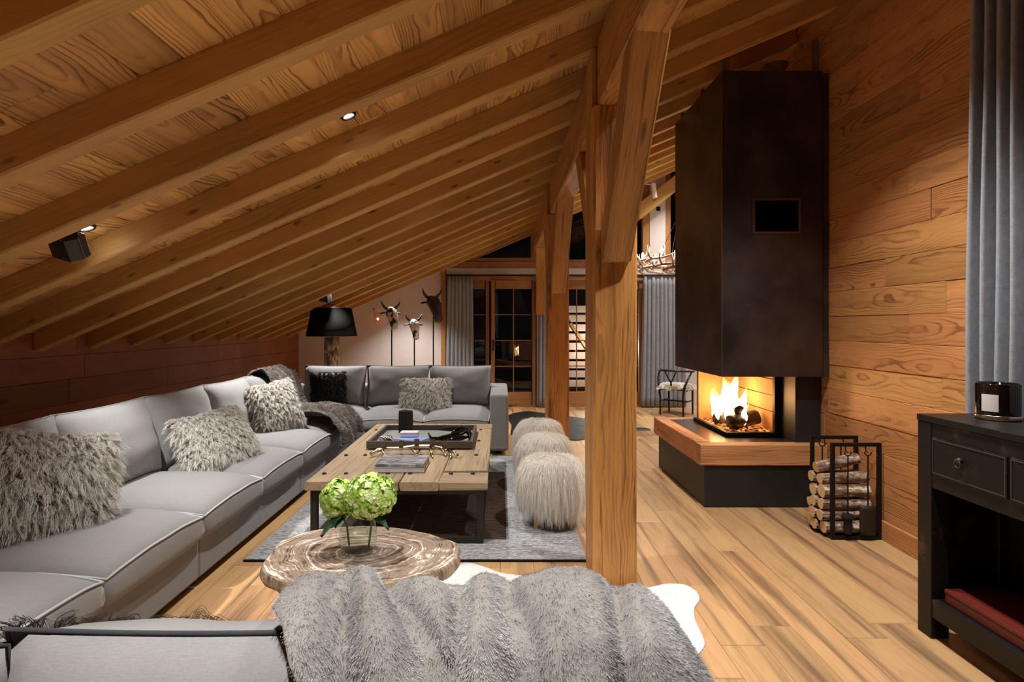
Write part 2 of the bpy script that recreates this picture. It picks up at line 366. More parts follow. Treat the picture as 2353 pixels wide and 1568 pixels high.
# glazed double doors
M_muntin = plain('gilt_muntin', srgb(150,112,62), .4)
def door_leaf(n, x0, x1, cols, rows=4, handle=None, ajar=0):
    d = structure('door_%d' % n, MB().bb(x0+.09, x1-.09, YF+.052, YF+.060, .26, 2.10), M_glass)
    y = YF+.05
    for xa in (x0+.045, x1-.045): timber('door_stile', (xa, y, .03), (xa, y, 2.25), .06, .088, M_door, d, up=(0,1,0), ch=.005, amp=.002, seg=4)
    timber('top_rail', (x0+.09, y, 2.175), (x1-.09, y, 2.175), .06, .15, M_door, d, ch=.005, amp=.002, seg=3)
    timber('bottom_rail', (x0+.09, y, .145), (x1-.09, y, .145), .06, .23, M_door, d, ch=.005, amp=.002, seg=3)
    for k in range(1, rows):
        z = .26+1.84*k/rows; put('muntin', MB().bb(x0+.09, x1-.09, y-.018, y+.02, z-.008, z+.008), M_muntin, d)
    for k in range(1, cols):
        xa = x0+.09+(x1-x0-.18)*k/cols; put('muntin', MB().bb(xa-.008, xa+.008, y-.02, y+.022, .26, 2.10), M_muntin, d)
    if handle: put('handle', MB().bb(handle-.018, handle+.018, y-.045, y-.028, 1.0, 1.2).tube([(handle, y-.045, 1.12), (handle, y-.08, 1.12), (handle+.1, y-.085, 1.12)], .009, 8), M_iron, d, smooth=False)
    if ajar: d.matrix_basis = Matrix.Translation((x1, YF+.05, 0)) @ Matrix.Rotation(R(ajar), 4, 'Z') @ Matrix.Translation((-x1, -YF-.05, 0)) @ d.matrix_basis
door_leaf(1, -.97, -.19, 2)
door_leaf(2, -.19, .64, 2, handle=-.145, ajar=9)
door_leaf(3, .97, 1.76, 2)
door_leaf(4, 1.76, 2.55, 2, handle=1.80)
timber('trim_4', (-.97, YF+.03, 2.292), (3.25, YF+.03, 2.292), .1, .085, M_door, ch=.004, amp=.002, kind='structure')
timber('trim_5', (-.97, YF+.04, .015), (3.25, YF+.04, .015), .14, .03, M_door, ch=.003, amp=.001, kind='structure')
timber('trim_6', (2.6, YF+.03, .0), (2.6, YF+.03, 2.25), .1, .1, M_door, up=(0,1,0), ch=.004, amp=.002, kind='structure')
# terrace outside with a lit slatted wall
structure('ground', MB().bb(-6, 9, YF+.2, 16, -.3, -.05), plain('terrace', srgb(60,56,54), .8, bscale=20))
ow = thing('slatted_wall', 'pale slatted boards lit up outside the second glazed door', 'screen', (1.7, 12.2, -.05))
M_slat = wood('pale_slats', srgb(214,188,172), srgb(150,118,100), ringamt=.3, var=.3)
for k in range(9): timber('slat', (1.25, 12.2, .2+.2*k), (2.6, 12.2, .2+.2*k), .04, .15, M_slat, ow, ch=.004, amp=.003, seg=3)
timber('diagonal_rail', (1.5, 12.1, 1.5), (2.4, 12.1, .1), .04, .06, M_door, ow, ch=.004, seg=2)
for xq in (1.3, 2.5): timber('upright', (xq, 12.26, -.05), (xq, 12.26, 2.0), .06, .06, M_door, ow, up=(0,1,0), ch=.004, seg=2)
ld = bpy.data.lights.new('slat_light', 'POINT'); ld.energy = 28; ld.color = (1,.86,.74); ld.shadow_soft_size = .05  # unseen point light, added to brighten the slats
lo = bpy.data.objects.new('slat_light', ld); lo.location = (1.9, 11.5, 1.0); C.objects.link(lo)

# ------------------------------------------------------------------ posts, purlin, braces
PX0, PX1 = .515, .756
purl = timber('purlin', (.63, -.85, 2.865), (.63, YF-.02, 2.865), .17, .385, M_post, seed=21, amp=.010, ch=.014, label='long heavy timber purlin carried on the row of posts under the rafters', cat='beam')
def post(y, label):
    t = thing('timber_post', label, 'post', (.635, y+.15, 0), group=None)
    timber('shaft', (.635, y+.15, 0), (.635, y+.15, 2.67), .30, .241, M_post, t, up=(1,0,0), seed=int(y*10), amp=.008, ch=.012)
    timber('tongue', (.529, y+.16, 2.67), (.529, y+.16, zb(.5)), .20, .028, M_post, t, up=(1,0,0), seed=int(y*10)+1, amp=.002, ch=.004)
    # knee braces to both sides along the purlin
    timber('knee_brace', (.632, y+.03, 1.80), (.632, y-.72, 2.74), .155, .17, M_post, t, up=(0,0,1), seed=int(y*10)+2, amp=.006, ch=.008, endcut=(-.75, 0))
    timber('knee_brace', (.632, y+.27, 1.80), (.632, y+1.02, 2.74), .155, .17, M_post, t, up=(0,0,1), seed=int(y*10)+3, amp=.006, ch=.008, endcut=(-.75, 0))
    return t
post(3.13, 'thick square timber post in front, standing at the edge of the white cowhide')
post(6.22, 'middle timber post, seen behind the white fur stools')
timber('wall_brace', (.70, YF-.16, 1.64), (.64, YF-1.1, 2.74), .15, .17, M_post, None, seed=77, amp=.006, ch=.008, endcut=(-.75, 0), label='timber knee brace rising from the far wall above the narrow grey curtain', cat='brace')

# ------------------------------------------------------------------ curtains
def curtain(name, p0, p1, ztop, zbot, folds, amp, label, group=None, flare=.0, mat=None, deep=.0):
    p0, p1 = Vector(p0), Vector(p1); d = p1-p0; L = d.length; d.normalize(); nrm = Vector((-d.y, d.x, 0)); rr = random.Random(hash(label) % 1000)
    ph = [rr.uniform(-.5, .5) for _ in range(folds+2)]
    def fn(u, v):
        z = ztop+(zbot-ztop)*v; a = u*folds; i = int(a)
        sn = sin(2*pi*a+ph[i % len(ph)]*.6); w = (abs(sn)**.6)*(1 if sn > 0 else -1)*amp*(.65+.35*v)*(1+.4*noise.noise((a*.7, v*1.2, 3)))
        w += noise.noise((a*.9, v*2.5, 9.1))*amp*.35
        s_ = (u-.5)*L*(1+flare*v)+.5*L + cos(2*pi*a)*amp*.35
        p = Vector((p0.x, p0.y, 0))+d*s_+nrm*w
        return (p.x, p.y, z)
    mb = MB().grid(fn, folds*12, 14)
    o = put(name, mb, mat or M_curt, smooth=True, fix=False, label=label, cat='curtain', group=group)
    m = o.modifiers.new('thickness', 'SOLIDIFY'); m.thickness = .006
    return o
curtain('curtain', (2.495, 1.9, 0), (2.505, 3.0, 0), 3.84, .02, 14, .062, 'tall grey wool curtain hanging on the board wall behind the black cabinet', flare=.06, deep=.9)
curtain('curtain', (-.95, YF-.13, 0), (-.50, YF-.13, 0), 2.32, .02, 7, .03, 'grey curtain hanging beside the bull heads at the left glazed door', flare=.12)
curtain('curtain', (.66, YF-.13, 0), (.92, YF-.13, 0), 2.32, .02, 4, .03, 'narrow grey curtain between the two pairs of glazed doors', flare=.1)
curtain('curtain', (2.50, YF-.13, 0), (3.22, YF-.13, 0), 2.32, .02, 10, .03, 'grey curtain hanging behind the black dining chair', flare=.1)
put('curtain_rail', MB().bb(-.96, 3.3, YF-.17, YF-.09, 2.322, 2.345), M_black, label='long black curtain rail above the glazed doors', cat='curtain rail')

# ------------------------------------------------------------------ downlights and fire light
M_lens = emis('lit_lens', (1, .97, .92, 1), 8)
DL_LABELS = ['', '', 'recessed downlight over the middle of the left sofa', 'recessed downlight over the plank coffee table', 'recessed downlight above the birch log lamp',
    'recessed downlight over the armrest of the far sofa', 'recessed downlight over the near end of the left sofa', 'recessed downlight over the near sofa', 'unseen downlight added left of the black cabinet to light the curtain',
    'recessed downlight over the floor between timber post and hearth', 'recessed downlight over the black cowhide', 'recessed downlight over the dining chair side of the antler chandelier', 'recessed downlight over the curtain beside the dining chair', 'recessed downlight aimed at the bull heads']
for i, (x, y) in enumerate(DOWNLIGHTS):
    vis = i < 2
    t = thing('downlight', ('lit round downlight in the boards above the left sofa beside the black speaker' if i == 0 else
        'lit round downlight in the boards nearest the room centre' if i == 1 else DL_LABELS[i]), 'downlight', (x, y, zc(x)), group='downlights between the rafters')
    Mx = Matrix.Translation((x, y, zc(x)-.006)) @ Matrix.Rotation(-ang, 4, 'Y')
    place('trim_ring', MB().lathe([(.030, -.006), (.042, -.006), (.045, 0), (.045, .01), (.030, .01)], n=20, close=True), M_black, Mx, t)
    place('lens', MB().lathe([(.0, .001), (.030, .001), (.030, .006), (0, .006)], n=16), M_lens, Mx, t)
    ld = bpy.data.lights.new('downlight_beam', 'SPOT'); ld.energy = SPOT_W*(1.6 if x > 1 else 1.5 if y < 1 else 1.0); ld.color = (1, .965, .91); ld.spot_size = R(104); ld.spot_blend = .8; ld.shadow_soft_size = .035
    lo = bpy.data.objects.new('downlight_beam', ld); C.objects.link(lo); lo.location = (x, y, zc(x)-.03)

# ------------------------------------------------------------------ fur made of hair curves
def tri_sample(me, n, seed, M=None, keep=None):
    me.calc_loop_triangles(); T = np.zeros(len(me.loop_triangles)*3, int); me.loop_triangles.foreach_get('vertices', T); T = T.reshape(-1, 3)
    V = np.zeros(len(me.vertices)*3); me.vertices.foreach_get('co', V); V = V.reshape(-1, 3)
    N = np.zeros(len(me.vertices)*3); me.vertices.foreach_get('normal', N); N = N.reshape(-1, 3)
    g = np.random.default_rng(seed)
    if keep is not None: T = T[keep(V[T].mean(1), N[T].mean(1))]
    a, b, c = V[T[:,0]], V[T[:,1]], V[T[:,2]]; ar = np.linalg.norm(np.cross(b-a, c-a), axis=1)
    k = g.choice(len(T), n, p=ar/ar.sum()); r1 = np.sqrt(g.random(n))[:,None]; r2 = g.random(n)[:,None]
    w = (1-r1, r1*(1-r2), r1*r2)
    P = a[k]*w[0]+b[k]*w[1]+c[k]*w[2]; Nn = N[T[k,0]]*w[0]+N[T[k,1]]*w[1]+N[T[k,2]]*w[2]
    Nn /= np.linalg.norm(Nn, axis=1)[:,None]+1e-9
    return P, Nn, g
def fur(parent, src, mat, n, length, radius, seed=1, per=12, spread=.012, droop=.5, rand=.35, curl=0.0, seg=5, tight=.5, comb=None, keep=None, down=(0,0,-1)):
    """long or short pelt: clumps of strands rooted on the surface of src (mesh object)"""
    nc = max(1, n//per); P, N, g = tri_sample(src.data, nc, seed, keep=keep)
    D = np.array(down, float)
    L = length*(.7+.6*g.random(nc))
    dirn = N + rand*g.normal(size=(nc,3)) + (np.array(comb) if comb is not None else 0)
    dirn /= np.linalg.norm(dirn, axis=1)[:,None]
    # repeat per strand
    rep = np.repeat(np.arange(nc), per); m = len(rep)
    j = g.normal(size=(m,3))*spread; Nr = N[rep]; j -= Nr*(j*Nr).sum(1)[:,None]
    root = P[rep]+j-Nr*.003
    tt = np.linspace(0, 1, seg+1)
    pts = np.zeros((m, seg+1, 3)); ph = g.random((nc))*6.28; side = np.cross(dirn, g.normal(size=(nc,3))); side /= np.linalg.norm(side, axis=1)[:,None]
    sl = (.8+.4*g.random(m))
    for i, t in enumerate(tt):
        base = dirn[rep]*(L[rep]*sl*t)[:,None]*(1-.35*droop*t)+D*(L[rep]*sl*droop*t*t)[:,None]
        cu = side[rep]*(curl*np.sin(ph[rep]+t*7.0)*t)[:,None]
        pts[:, i] = root - j*(tight*t) + base + cu + g.normal(size=(m,3))*(length*.02*t)
    return curves('fur', pts, radius, mat, parent, src)
def curves(name, pts, radius, mat, parent, src=None):
    m, k, _ = pts.shape
    hc = bpy.data.hair_curves.new(name); hc.add_curves([k]*m)
    hc.attributes['position'].data.foreach_set('vector', pts.astype(np.float32).ravel())
    ra = hc.attributes.get('radius') or hc.attributes.new('radius', 'FLOAT', 'POINT')
    ra.data.foreach_set('value', np.tile((radius*np.linspace(1, .25, k)).astype(np.float32), m))
    hc.materials.append(mat)
    o = bpy.data.objects.new(name, hc); C.objects.link(o); o['kind'] = 'stuff'
    o.parent = parent
    if src is not None and src is not parent: o.matrix_basis = src.matrix_basis.copy()
    return o
# ------------------------------------------------------------------ soft furniture
def seat_cushion(name, x0, x1, y0, y1, z0, z1, crown, parent, piping=True):
    cx, cy, hx, hy = (x0+x1)/2, (y0+y1)/2, (x1-x0)/2, (y1-y0)/2; n = 14; mb = MB()
    sg = random.Random(int(x0*131+y0*37)).random()*9
    def pl(u, v, z, o=0):
        r = .035; au, av = abs(u), abs(v); k = 1-.03*(au*av)**4
        return (cx+(hx+o)*u*k, cy+(hy+o)*v*k, z)
    def edge(u, v): return z1 - .03*(abs(u)*abs(v))**3 + .006*noise.noise((u*2+sg, v*2, 1))
    def top(i, j):
        u, v = i*2-1, j*2-1
        d = ((1-abs(u)**3.2)*(1-abs(v)**3.2))**.6
        return pl(u, v, edge(u, v)+crown*d+.008*noise.noise((u*1.7+sg, v*1.7, 5))*d)
    mb.grid(top, n, n)
    loop = [(-1+2*k/n, -1) for k in range(n)]+[(1, -1+2*k/n) for k in range(n)]+[(1-2*k/n, 1) for k in range(n)]+[(-1, 1-2*k/n) for k in range(n)]
    lv = [(1, 0), (.75, .008), (.4, .012), (.1, .004), (0, -.01)]
    rows = [[pl(u, v, z0+(edge(u, v)-z0)*t, o) for u, v in loop] for t, o in lv]
    L = len(loop); vs_ = [p for r_ in rows for p in r_]
    fs_ = [(i*L+j, i*L+(j+1)%L, (i+1)*L+(j+1)%L, (i+1)*L+j) for i in range(len(lv)-1) for j in range(L)]+[tuple((len(lv)-1)*L+j for j in range(L))]
    mb.add(vs_, fs_)
    o = put(name, mb, M_sofa, parent, smooth=True, weld=True)
    if piping:
        pts = [pl(u, v, edge(u, v)+.002, .004) for u, v in loop]; pts.append(pts[0])
        put('piping', MB().tube(pts, .0055, 6, cap=False), M_pipe, o, smooth=True)
    return o
def pillow_mb(W, H, T, n=16, seed=0, pinch=.05, low=.12, pw=.55):
    mb = MB(); pts = []
    def pos(u, v, s_):
        x = W/2*u*(1-pinch*(1-v*v)); z = H/2*v*(1-pinch*(1-u*u))
        d = ((1-abs(u)**2.4)*(1-abs(v)**2.4))**pw
        y = s_*T/2*d*(1-low*v)
        w = noise.noise((u*2.2+seed, v*2.2, s_*3))*.012*min(1, d*2)
        return (x, y+w, z)
    mb.grid(lambda i, j: pos(i*2-1, j*2-1, -1), n, n); mb.grid(lambda i, j: pos(i*2-1, j*2-1, 1), n, n)
    loop = [(-1+2*k/n, -1) for k in range(n)]+[(1, -1+2*k/n) for k in range(n)]+[(1-2*k/n, 1) for k in range(n)]+[(-1, 1-2*k/n) for k in range(n)]
    return mb, [pos(u, v, 0) for u, v in loop]+[pos(-1, -1, 0)]
def pillow(name, M, W, H, T, mat, parent, seed=0, piping=None, pw=.55, pinch=.05, n=16):
    mb, lp = pillow_mb(W, H, T, n=n, seed=seed, pw=pw, pinch=pinch)
    o = place(name, mb, mat, M, parent, smooth=True, weld=True)
    if piping: place('piping', MB().tube(lp, .005, 6, cap=False), piping, M, o, smooth=True)
    return o
def RX(a): return Matrix.Rotation(a, 4, 'X')
def RY(a): return Matrix.Rotation(a, 4, 'Y')
def RZ(a): return Matrix.Rotation(a, 4, 'Z')
def TR(*p): return Matrix.Translation(p)
# long sofa on the left
ls = thing('sofa', 'long grey linen sofa running along the left board wall', 'sofa', (-2.2, 4.4, 0))
xf = -1.665
for a, b in ((1.56, 3.13), (3.13, 4.71), (4.71, 6.27)):
    put('base_panel', MB().bb(-2.78, xf, a+.002, b-.002, .05, .275), M_sofa, ls, bev=.012)
for a, b in ((1.6, 1.68), (3.1, 3.18), (4.68, 4.76), (6.1, 6.18)):
    for xx in (xf-.10, -2.7): put('foot', MB().bb(xx-.03, xx+.03, a, b, 0, .05), M_black, ls)
put('back_frame', MB().bb(-2.80, -2.60, 1.56, 6.28, .275, .68), M_sofa, ls, bev=.03)
js = [1.55, 2.33, 3.11, 3.89, 4.67, 5.45, 6.27]
for a, b in zip(js, js[1:]): seat_cushion('seat_cushion', -2.58, -1.62, a+.004, b-.004, .277, .425, .065, ls)
for i, (a, b) in enumerate(zip(js, js[1:])):
    M = TR(-2.395, (a+b)/2, .70) @ RZ(pi/2) @ RX(-R(15))
    pillow('back_cushion', M, b-a+.03, .53, .25, M_sofa, ls, seed=i*3.1, piping=M_sofa)
# sofa across the far end
fs = thing('sofa', 'grey linen sofa across the far end of the rug, with one block armrest', 'sofa', (-1.3, 6.9, 0))
for a, b in ((-2.78, -1.50), (-1.50, -.12)):
    put('base_panel', MB().bb(a+.002, b-.002, 6.33, 7.5, .05, .275), M_sofa, fs, bev=.012)
put('armrest', MB().bb(-.12, .09, 6.28, 7.35, .05, .68), M_sofa, fs, bev=.03)
put('back_frame', MB().bb(-2.58, .09, 7.36, 7.56, .05, .68), M_sofa, fs, bev=.03); put('side_frame', MB().bb(-2.80, -2.60, 6.34, 7.55, .275, .68), M_sofa, fs, bev=.03)
for a in (-2.6, -1.5, -.02):
    for yy in (6.42, 7.4): put('foot', MB().bb(a-.03, a+.03, yy-.03, yy+.03, 0, .05), M_black, fs)
jx = [-2.56, -1.62, -.87, -.125]
for a, b in zip(jx, jx[1:]): seat_cushion('seat_cushion', a+.004, b-.004, 6.31, 7.34, .277, .40, .075, fs)
for i, (a, b) in enumerate(((-2.48, -1.69), (-1.69, -.90), (-.90, -.11))):
    M = TR((a+b)/2, 7.12, .69) @ RX(-R(14))
    pillow('back_cushion', M, b-a+.0, .52, .25, M_sofa, fs, seed=20+i*2.7, piping=M_sofa)
# sofa in front, seen from behind
ns = thing('sofa', 'grey linen sofa nearest the camera, only its back cushions in view', 'sofa', (-1.0, 1.2, 0))
put('base_panel', MB().bb(-2.78, .42, .62, 1.5, .05, .275), M_sofa, ns, bev=.012)
put('back_frame', MB().bb(-2.55, .42, .62, .80, .28, .66), M_sofa, ns, bev=.03)
for a in (-2.6, -1.2, .3):
    for yy in (.7, 1.42): put('foot', MB().bb(a-.03, a+.03, yy-.03, yy+.03, 0, .05), M_black, ns)
for a, b in ((-1.6, -.93), (-.93, -.27), (-.27, .40)): seat_cushion('seat_cushion', a+.004, b-.004, .82, 1.53, .277, .41, .06, ns)
for i, (a, b) in enumerate(((-1.5, -.835), (-.83, -.21), (-.21, .24))):
    M = TR((a+b)/2, 1.0, .668-.025*(i == 0)) @ RX(R(9))
    pillow('back_cushion', M, b-a+.01, .54, .32, M_sofa, ns, seed=40+i*2.3, piping=M_pipedark, pw=.42, pinch=.03)

# ------------------------------------------------------------------ fur pillows
H_grey = hairmat('grey_sheepskin', srgb(162,157,149), srgb(238,236,230), .4)
H_black = hairmat('black_fur', srgb(10,9,9), srgb(26,24,24), .2)
H_brown = hairmat('brown_curly_fur', srgb(30,24,22), srgb(58,48,46), .2)
M_skin = plain('pelt_grey', srgb(170,162,152), .9)
def fur_pillow(M, W, H, T, label, hair, n, length, seed, curl=.009, group=None, per=9, spread=.008, radius=.0009, comb=None, cat='cushion'):
    c = M.translation; t = thing('fur_cushion', label, cat, tuple(c), group=group)
    o = pillow('cover', M, W, H, T, M_skin if hair is H_grey else M_black, t, seed=seed, n=14)
    dn = M.to_3x3().inverted() @ Vector((0,0,-1))
    fur(t, o, hair, n, length, radius, seed=seed, per=per, spread=spread, droop=.55, rand=.5, curl=curl, seg=6, tight=.55, down=tuple(dn), comb=comb)
    return t
fur_pillow(TR(-2.17, 2.72, .70) @ RZ(R(52)) @ RX(-R(24)) @ RY(R(13)), .50, .46, .17, 'long-haired grey sheepskin cushion at the near end of the left sofa', H_grey, 30000, .085, 1, radius=.0011)
fur_pillow(TR(-2.04, 4.06, .645) @ RZ(R(62)) @ RX(-R(34)) @ RY(R(-6)), .54, .40, .16, 'low leaning grey sheepskin cushion in the middle of the left sofa', H_grey, 22000, .065, 2, radius=.0012)
fur_pillow(TR(-2.10, 5.28, .70) @ RZ(R(58)) @ RX(-R(20)) @ RY(R(-7)), .47, .44, .16, 'upright grey sheepskin cushion beside the brown throw on the left sofa', H_grey, 16000, .06, 3, radius=.0014)
fur_pillow(TR(-.90, 6.80, .635) @ RZ(R(0)) @ RX(-R(20)), .56, .36, .16, 'curly grey sheepskin cushion on the far sofa', H_grey, 16000, .06, 4, radius=.0015)
fur_pillow(TR(-2.08, 6.85, .69) @ RZ(R(22)) @ RX(-R(16)), .40, .40, .16, 'black fur cushion in the shadowed far sofa corner', H_black, 9000, .04, 5, radius=.0015)
fur_pillow(TR(-.86, 1.32, .60) @ RX(R(14)) @ RY(R(2)), .50, .32, .12, 'dark brown curly fur cushion behind the near sofa back, only its wisps showing', H_brown, 3600, .12, 6, curl=.03, radius=.0008, per=7)

# ------------------------------------------------------------------ throws
def sheet_thick(mb): return mb
H_rab = hairmat('rabbit_fur', srgb(112,111,112), srgb(226,226,228), .85, patch=srgb(62,61,62), pscale=3.2, stretch=(3.0, 1, 1))  # dark patch bands paint the shade of folds into the fur colour
M_rabskin = plain('rabbit_pelt', srgb(128,124,121), .95, var=.5, vscale=9)
path = [(1.30,.56),(1.25,.70),(1.19,.82),(1.12,.895),(1.05,.928),(.98,.93),(.91,.91),(.85,.855),(.81,.76),(.79,.66),(.785,.56)]
def pathat(v):
    a = v*(len(path)-1); i = min(int(a), len(path)-2); f = a-i
    return path[i][0]*(1-f)+path[i+1][0]*f, path[i][1]*(1-f)+path[i+1][1]*f
ridges = [(-.345,.058,.058,.12),(-.245,.062,.080,.32),(-.145,.058,.052,.26),(-.04,.062,.062,.10),(.13,.125,.058,-.06),(.285,.085,.046,-.12)]
def throw_pt(u, v):
    y, z = pathat(v)
    y2, z2 = pathat(min(1, v+.03)); y1, z1 = pathat(max(0, v-.03)); ty, tz = y2-y1, z2-z1; l = math.hypot(ty, tz)+1e-6
    ny, nz = tz/l, -ty/l
    if nz < 0 and v < .5: pass
    x0 = -.395 + .6*max(0, v-.5) + .012*noise.noise((v*6, 2, 2)); x1 = .385+.03*noise.noise((v*5, 7, 1))
    x = x0+(x1-x0)*u
    d = .036
    for c, w, h, sl in ridges:
        cc = c + sl*(v-.4)*.9 + .025*noise.noise((c*9, v*4, 0))+.018*sin(v*9+c*20); t = (x-cc)/(w*(1+.25*noise.noise((c*7, v*3, 8))))
        if abs(t) < 1: d = max(d, .014+.78*h*(1-abs(t)**2.0)**.8*(1+.3*noise.noise((c*5, v*3, 4))))
    d += .007*noise.noise((x*9, v*5, 2.2))+.003*noise.noise((x*22, v*9, 5.2))
    for c, w, sl, dep in ((-.295, .016, .30, .045), (-.195, .018, .42, .060), (-.088, .014, .16, .040), (.022, .020, .04, .055), (.225, .018, -.22, .035)):
        t = (x-c-sl*(v-.4)*.9-.015*sin(v*11+c*30))/w
        d -= dep*math.exp(-t*t)*max(0, min(1, (v-.30)*5))
    d = max(d, .017)
    drop = max(0, (x-.22)/.16)
    z += -.16*drop*drop
    return (x, y-ny*0+ (-ny)*0 + ny*d*(1 if nz >= 0 else -1), z+abs(nz)*d)
th = thing('fur_throw', 'big grey rabbit fur throw draped over the back of the near sofa', 'throw', (0, 1.0, .9))
mbt = MB().grid(throw_pt, 140, 70)
to = put('pelt', mbt, M_rabskin, th, smooth=True)
m_ = to.modifiers.new('thickness', 'SOLIDIFY'); m_.thickness = .006; m_.offset = -1
def upnorm(c, n): return np.ones(len(c), bool)
def outward(me):
    # make sure the normals of the sheet point up/outwards
    s_ = sum(p.normal.z*p.area for p in me.polygons)
    if s_ < 0: me.flip_normals()
outward(to.data)
fur(th, to, H_rab, 170000, .0095, .00042, seed=8, per=3, spread=.003, droop=.12, rand=.22, seg=3, tight=.1, comb=(.2, -.9, -.35))
# brown throw over the sofa corner
H_thr2 = hairmat('brown_fur', srgb(82,75,71), srgb(186,178,171), .5, patch=srgb(74,65,61), pscale=3)
M_thr2 = plain('brown_pelt', srgb(78,71,67), .95, var=.6, vscale=5, vcol=srgb(48,42,40))
p2 = [(-2.60,.84),(-2.52,.96),(-2.43,.99),(-2.34,.92),(-2.26,.76),(-2.20,.60),(-2.12,.535),(-2.0,.525),(-1.85,.53),(-1.72,.525),(-1.62,.50),(-1.565,.44),(-1.55,.36),(-1.548,.29)]
def throw2(u, v):
    a = v*(len(p2)-1); i = min(int(a), len(p2)-2); f = a-i; x = p2[i][0]*(1-f)+p2[i+1][0]*f; z = p2[i][1]*(1-f)+p2[i+1][1]*f
    w = .50+.26*v; yc = 5.82+.12*sin(v*5); y = yc+(u-.5)*w+.03*noise.noise((u*3, v*5, 8))
    d = .030+.040*abs(sin(u*11+2.2*sin(v*4)+v*5))+.03*noise.noise((u*5, v*6, 1))
    d = max(.006, d)
    if v < .42: return (x+d*.9, y, z+d*.5)
    if v > .84: return (x+d, y, z+.02*sin(u*9))
    return (x, y, z+d*1.3)
t2 = thing('fur_throw', 'dark brown fur throw spilling from the back of the left sofa over its seat', 'throw', (-2.0, 5.8, .5))
o2 = put('pelt', MB().grid(throw2, 60, 60), M_thr2, t2, smooth=True)
m_ = o2.modifiers.new('thickness', 'SOLIDIFY'); m_.thickness = .006; m_.offset = -1
outward(o2.data)
fur(t2, o2, H_thr2, 26000, .022, .0011, seed=12, per=6, spread=.008, droop=.2, rand=.4, seg=3, tight=.3)

# ------------------------------------------------------------------ rug and hides
w = NT('woven_rug'); tc = w.n('TexCoord'); o_ = tc.outputs['Object']
n1 = w.noise(w.vm('MULTIPLY', o_, (18, 90, 1)), 1.6, 3, .7); n2 = w.noise(w.vm('MULTIPLY', o_, (4, 60, 1)), 1.2, 3, .6)
f_ = w.math('ADD', w.math('MULTIPLY', n1.outputs[0], .7), w.math('MULTIPLY', n2.outputs[0], .3))
w.set(Base_Color=w.ramp(f_, [(.36, srgb(70,72,76)), (.5, srgb(150,152,156)), (.62, srgb(205,206,208))]), Roughness=.95, Specular_IOR_Level=.1); w.bump(f_, .6, .01); M_rug = w.mat
w = NT('brown_rug_field'); tc = w.n('TexCoord'); o_ = tc.outputs['Object']
n1 = w.noise(w.vm('MULTIPLY', o_, (6, 90, 1)), 1.6, 3, .7)
w.set(Base_Color=w.ramp(n1.outputs[0], [(.36, srgb(46,38,34)), (.5, srgb(84,70,62)), (.66, srgb(116,100,90))]), Roughness=.95, Specular_IOR_Level=.1); w.bump(n1.outputs[0], .6, .01); M_rugb = w.mat
rug = thing('rug', 'flat woven grey rug with a dark brown field under the plank table', 'rug', (-.5, 4.85, 0))
put('border_field', MB().bb(-1.57, .53, 3.47, 6.24, .0, .012), M_rug, rug, bev=.003)
put('brown_field', MB().bb(-1.14, .04, 3.80, 5.54, .0122, .0135), M_rugb, rug)
for (a, b, c, d) in ((-1.575, .535, 3.462, 3.472), (-1.575, .535, 6.238, 6.248)): put('edge_binding', MB().bb(a, b, c, d, 0, .013), M_black, rug)
def hide(label, pts, mat, hair, n, length, z=.004, th_=.006, seed=1):
    cx = sum(p[0] for p in pts)/len(pts); cy = sum(p[1] for p in pts)/len(pts)
    # smooth closed outline (Catmull-Rom), then rings towards the centre
    N = len(pts); out = []
    for i in range(N):
        a, b, c, d = (Vector((*pts[(i+k) % N], 0)) for k in (-1, 0, 1, 2))
        for t in (0, .25, .5, .75):
            out.append(.5*((2*b)+(c-a)*t+(2*a-5*b+4*c-d)*t*t+(3*b-3*c+d-a)*t**3))
    K = len(out); rings = [1, .985, .93, .8, .6, .4, .2, .03]; vs_ = []
    for r in rings:
        for p in out:
            q = Vector((cx, cy, 0))+(p-Vector((cx, cy, 0)))*r
            zz = z if r == 1 else z+th_+.006*max(0, noise.noise((q.x*4+seed, q.y*4, 0)))*(1 if r < .95 else 0)
            vs_.append((q.x, q.y, zz))
    fs_ = [(i*K+j, i*K+(j+1)%K, (i+1)*K+(j+1)%K, (i+1)*K+j) for i in range(len(rings)-1) for j in range(K)]+[tuple((len(rings)-1)*K+j for j in range(K))]
    mb = MB().add(vs_, fs_)
    t = thing('cowhide', label, 'cowhide', (cx, cy, 0))
    o = put('hide', mb, mat, t, smooth=True); outward(o.data)
    if n: fur(t, o, hair, n, length, .0007, seed=seed, per=4, spread=.006, droop=.25, rand=.25, seg=2, tight=0, comb=(.8, -.4, -.3))
    return t
M_hidew = plain('white_hide', srgb(226,226,224), .8, var=.25, vscale=5, vcol=srgb(200,199,197))
M_hideb = plain('black_hide', srgb(20,19,20), .55, var=.4, vscale=9, vcol=srgb(8,8,8))
H_white = hairmat('white_cow_hair', srgb(200,198,195), srgb(240,239,236), .1)
hide('white cowhide lying on the planks in front of the thick timber post', [(-.9,2.95),(-.8,3.01),(-.62,3.12),(-.42,3.2),(-.3,3.38),(-.2,3.44),(-.1,3.38),(.0,3.30),(.22,3.235),(.37,3.2),(.47,3.11),(.6,3.08),(.76,3.085),(.85,3.12),(.93,3.157),(1.03,3.147),(1.063,3.07),(1.048,2.98),(.99,2.89),(.957,2.784),(.946,2.685),(.93,2.575),(.887,2.507),(.826,2.442),(.75,2.38),(.55,2.1),(.2,1.95),(-.3,1.98),(-.7,2.1),(-.95,2.5)], M_hidew, H_white, 30000, .012)
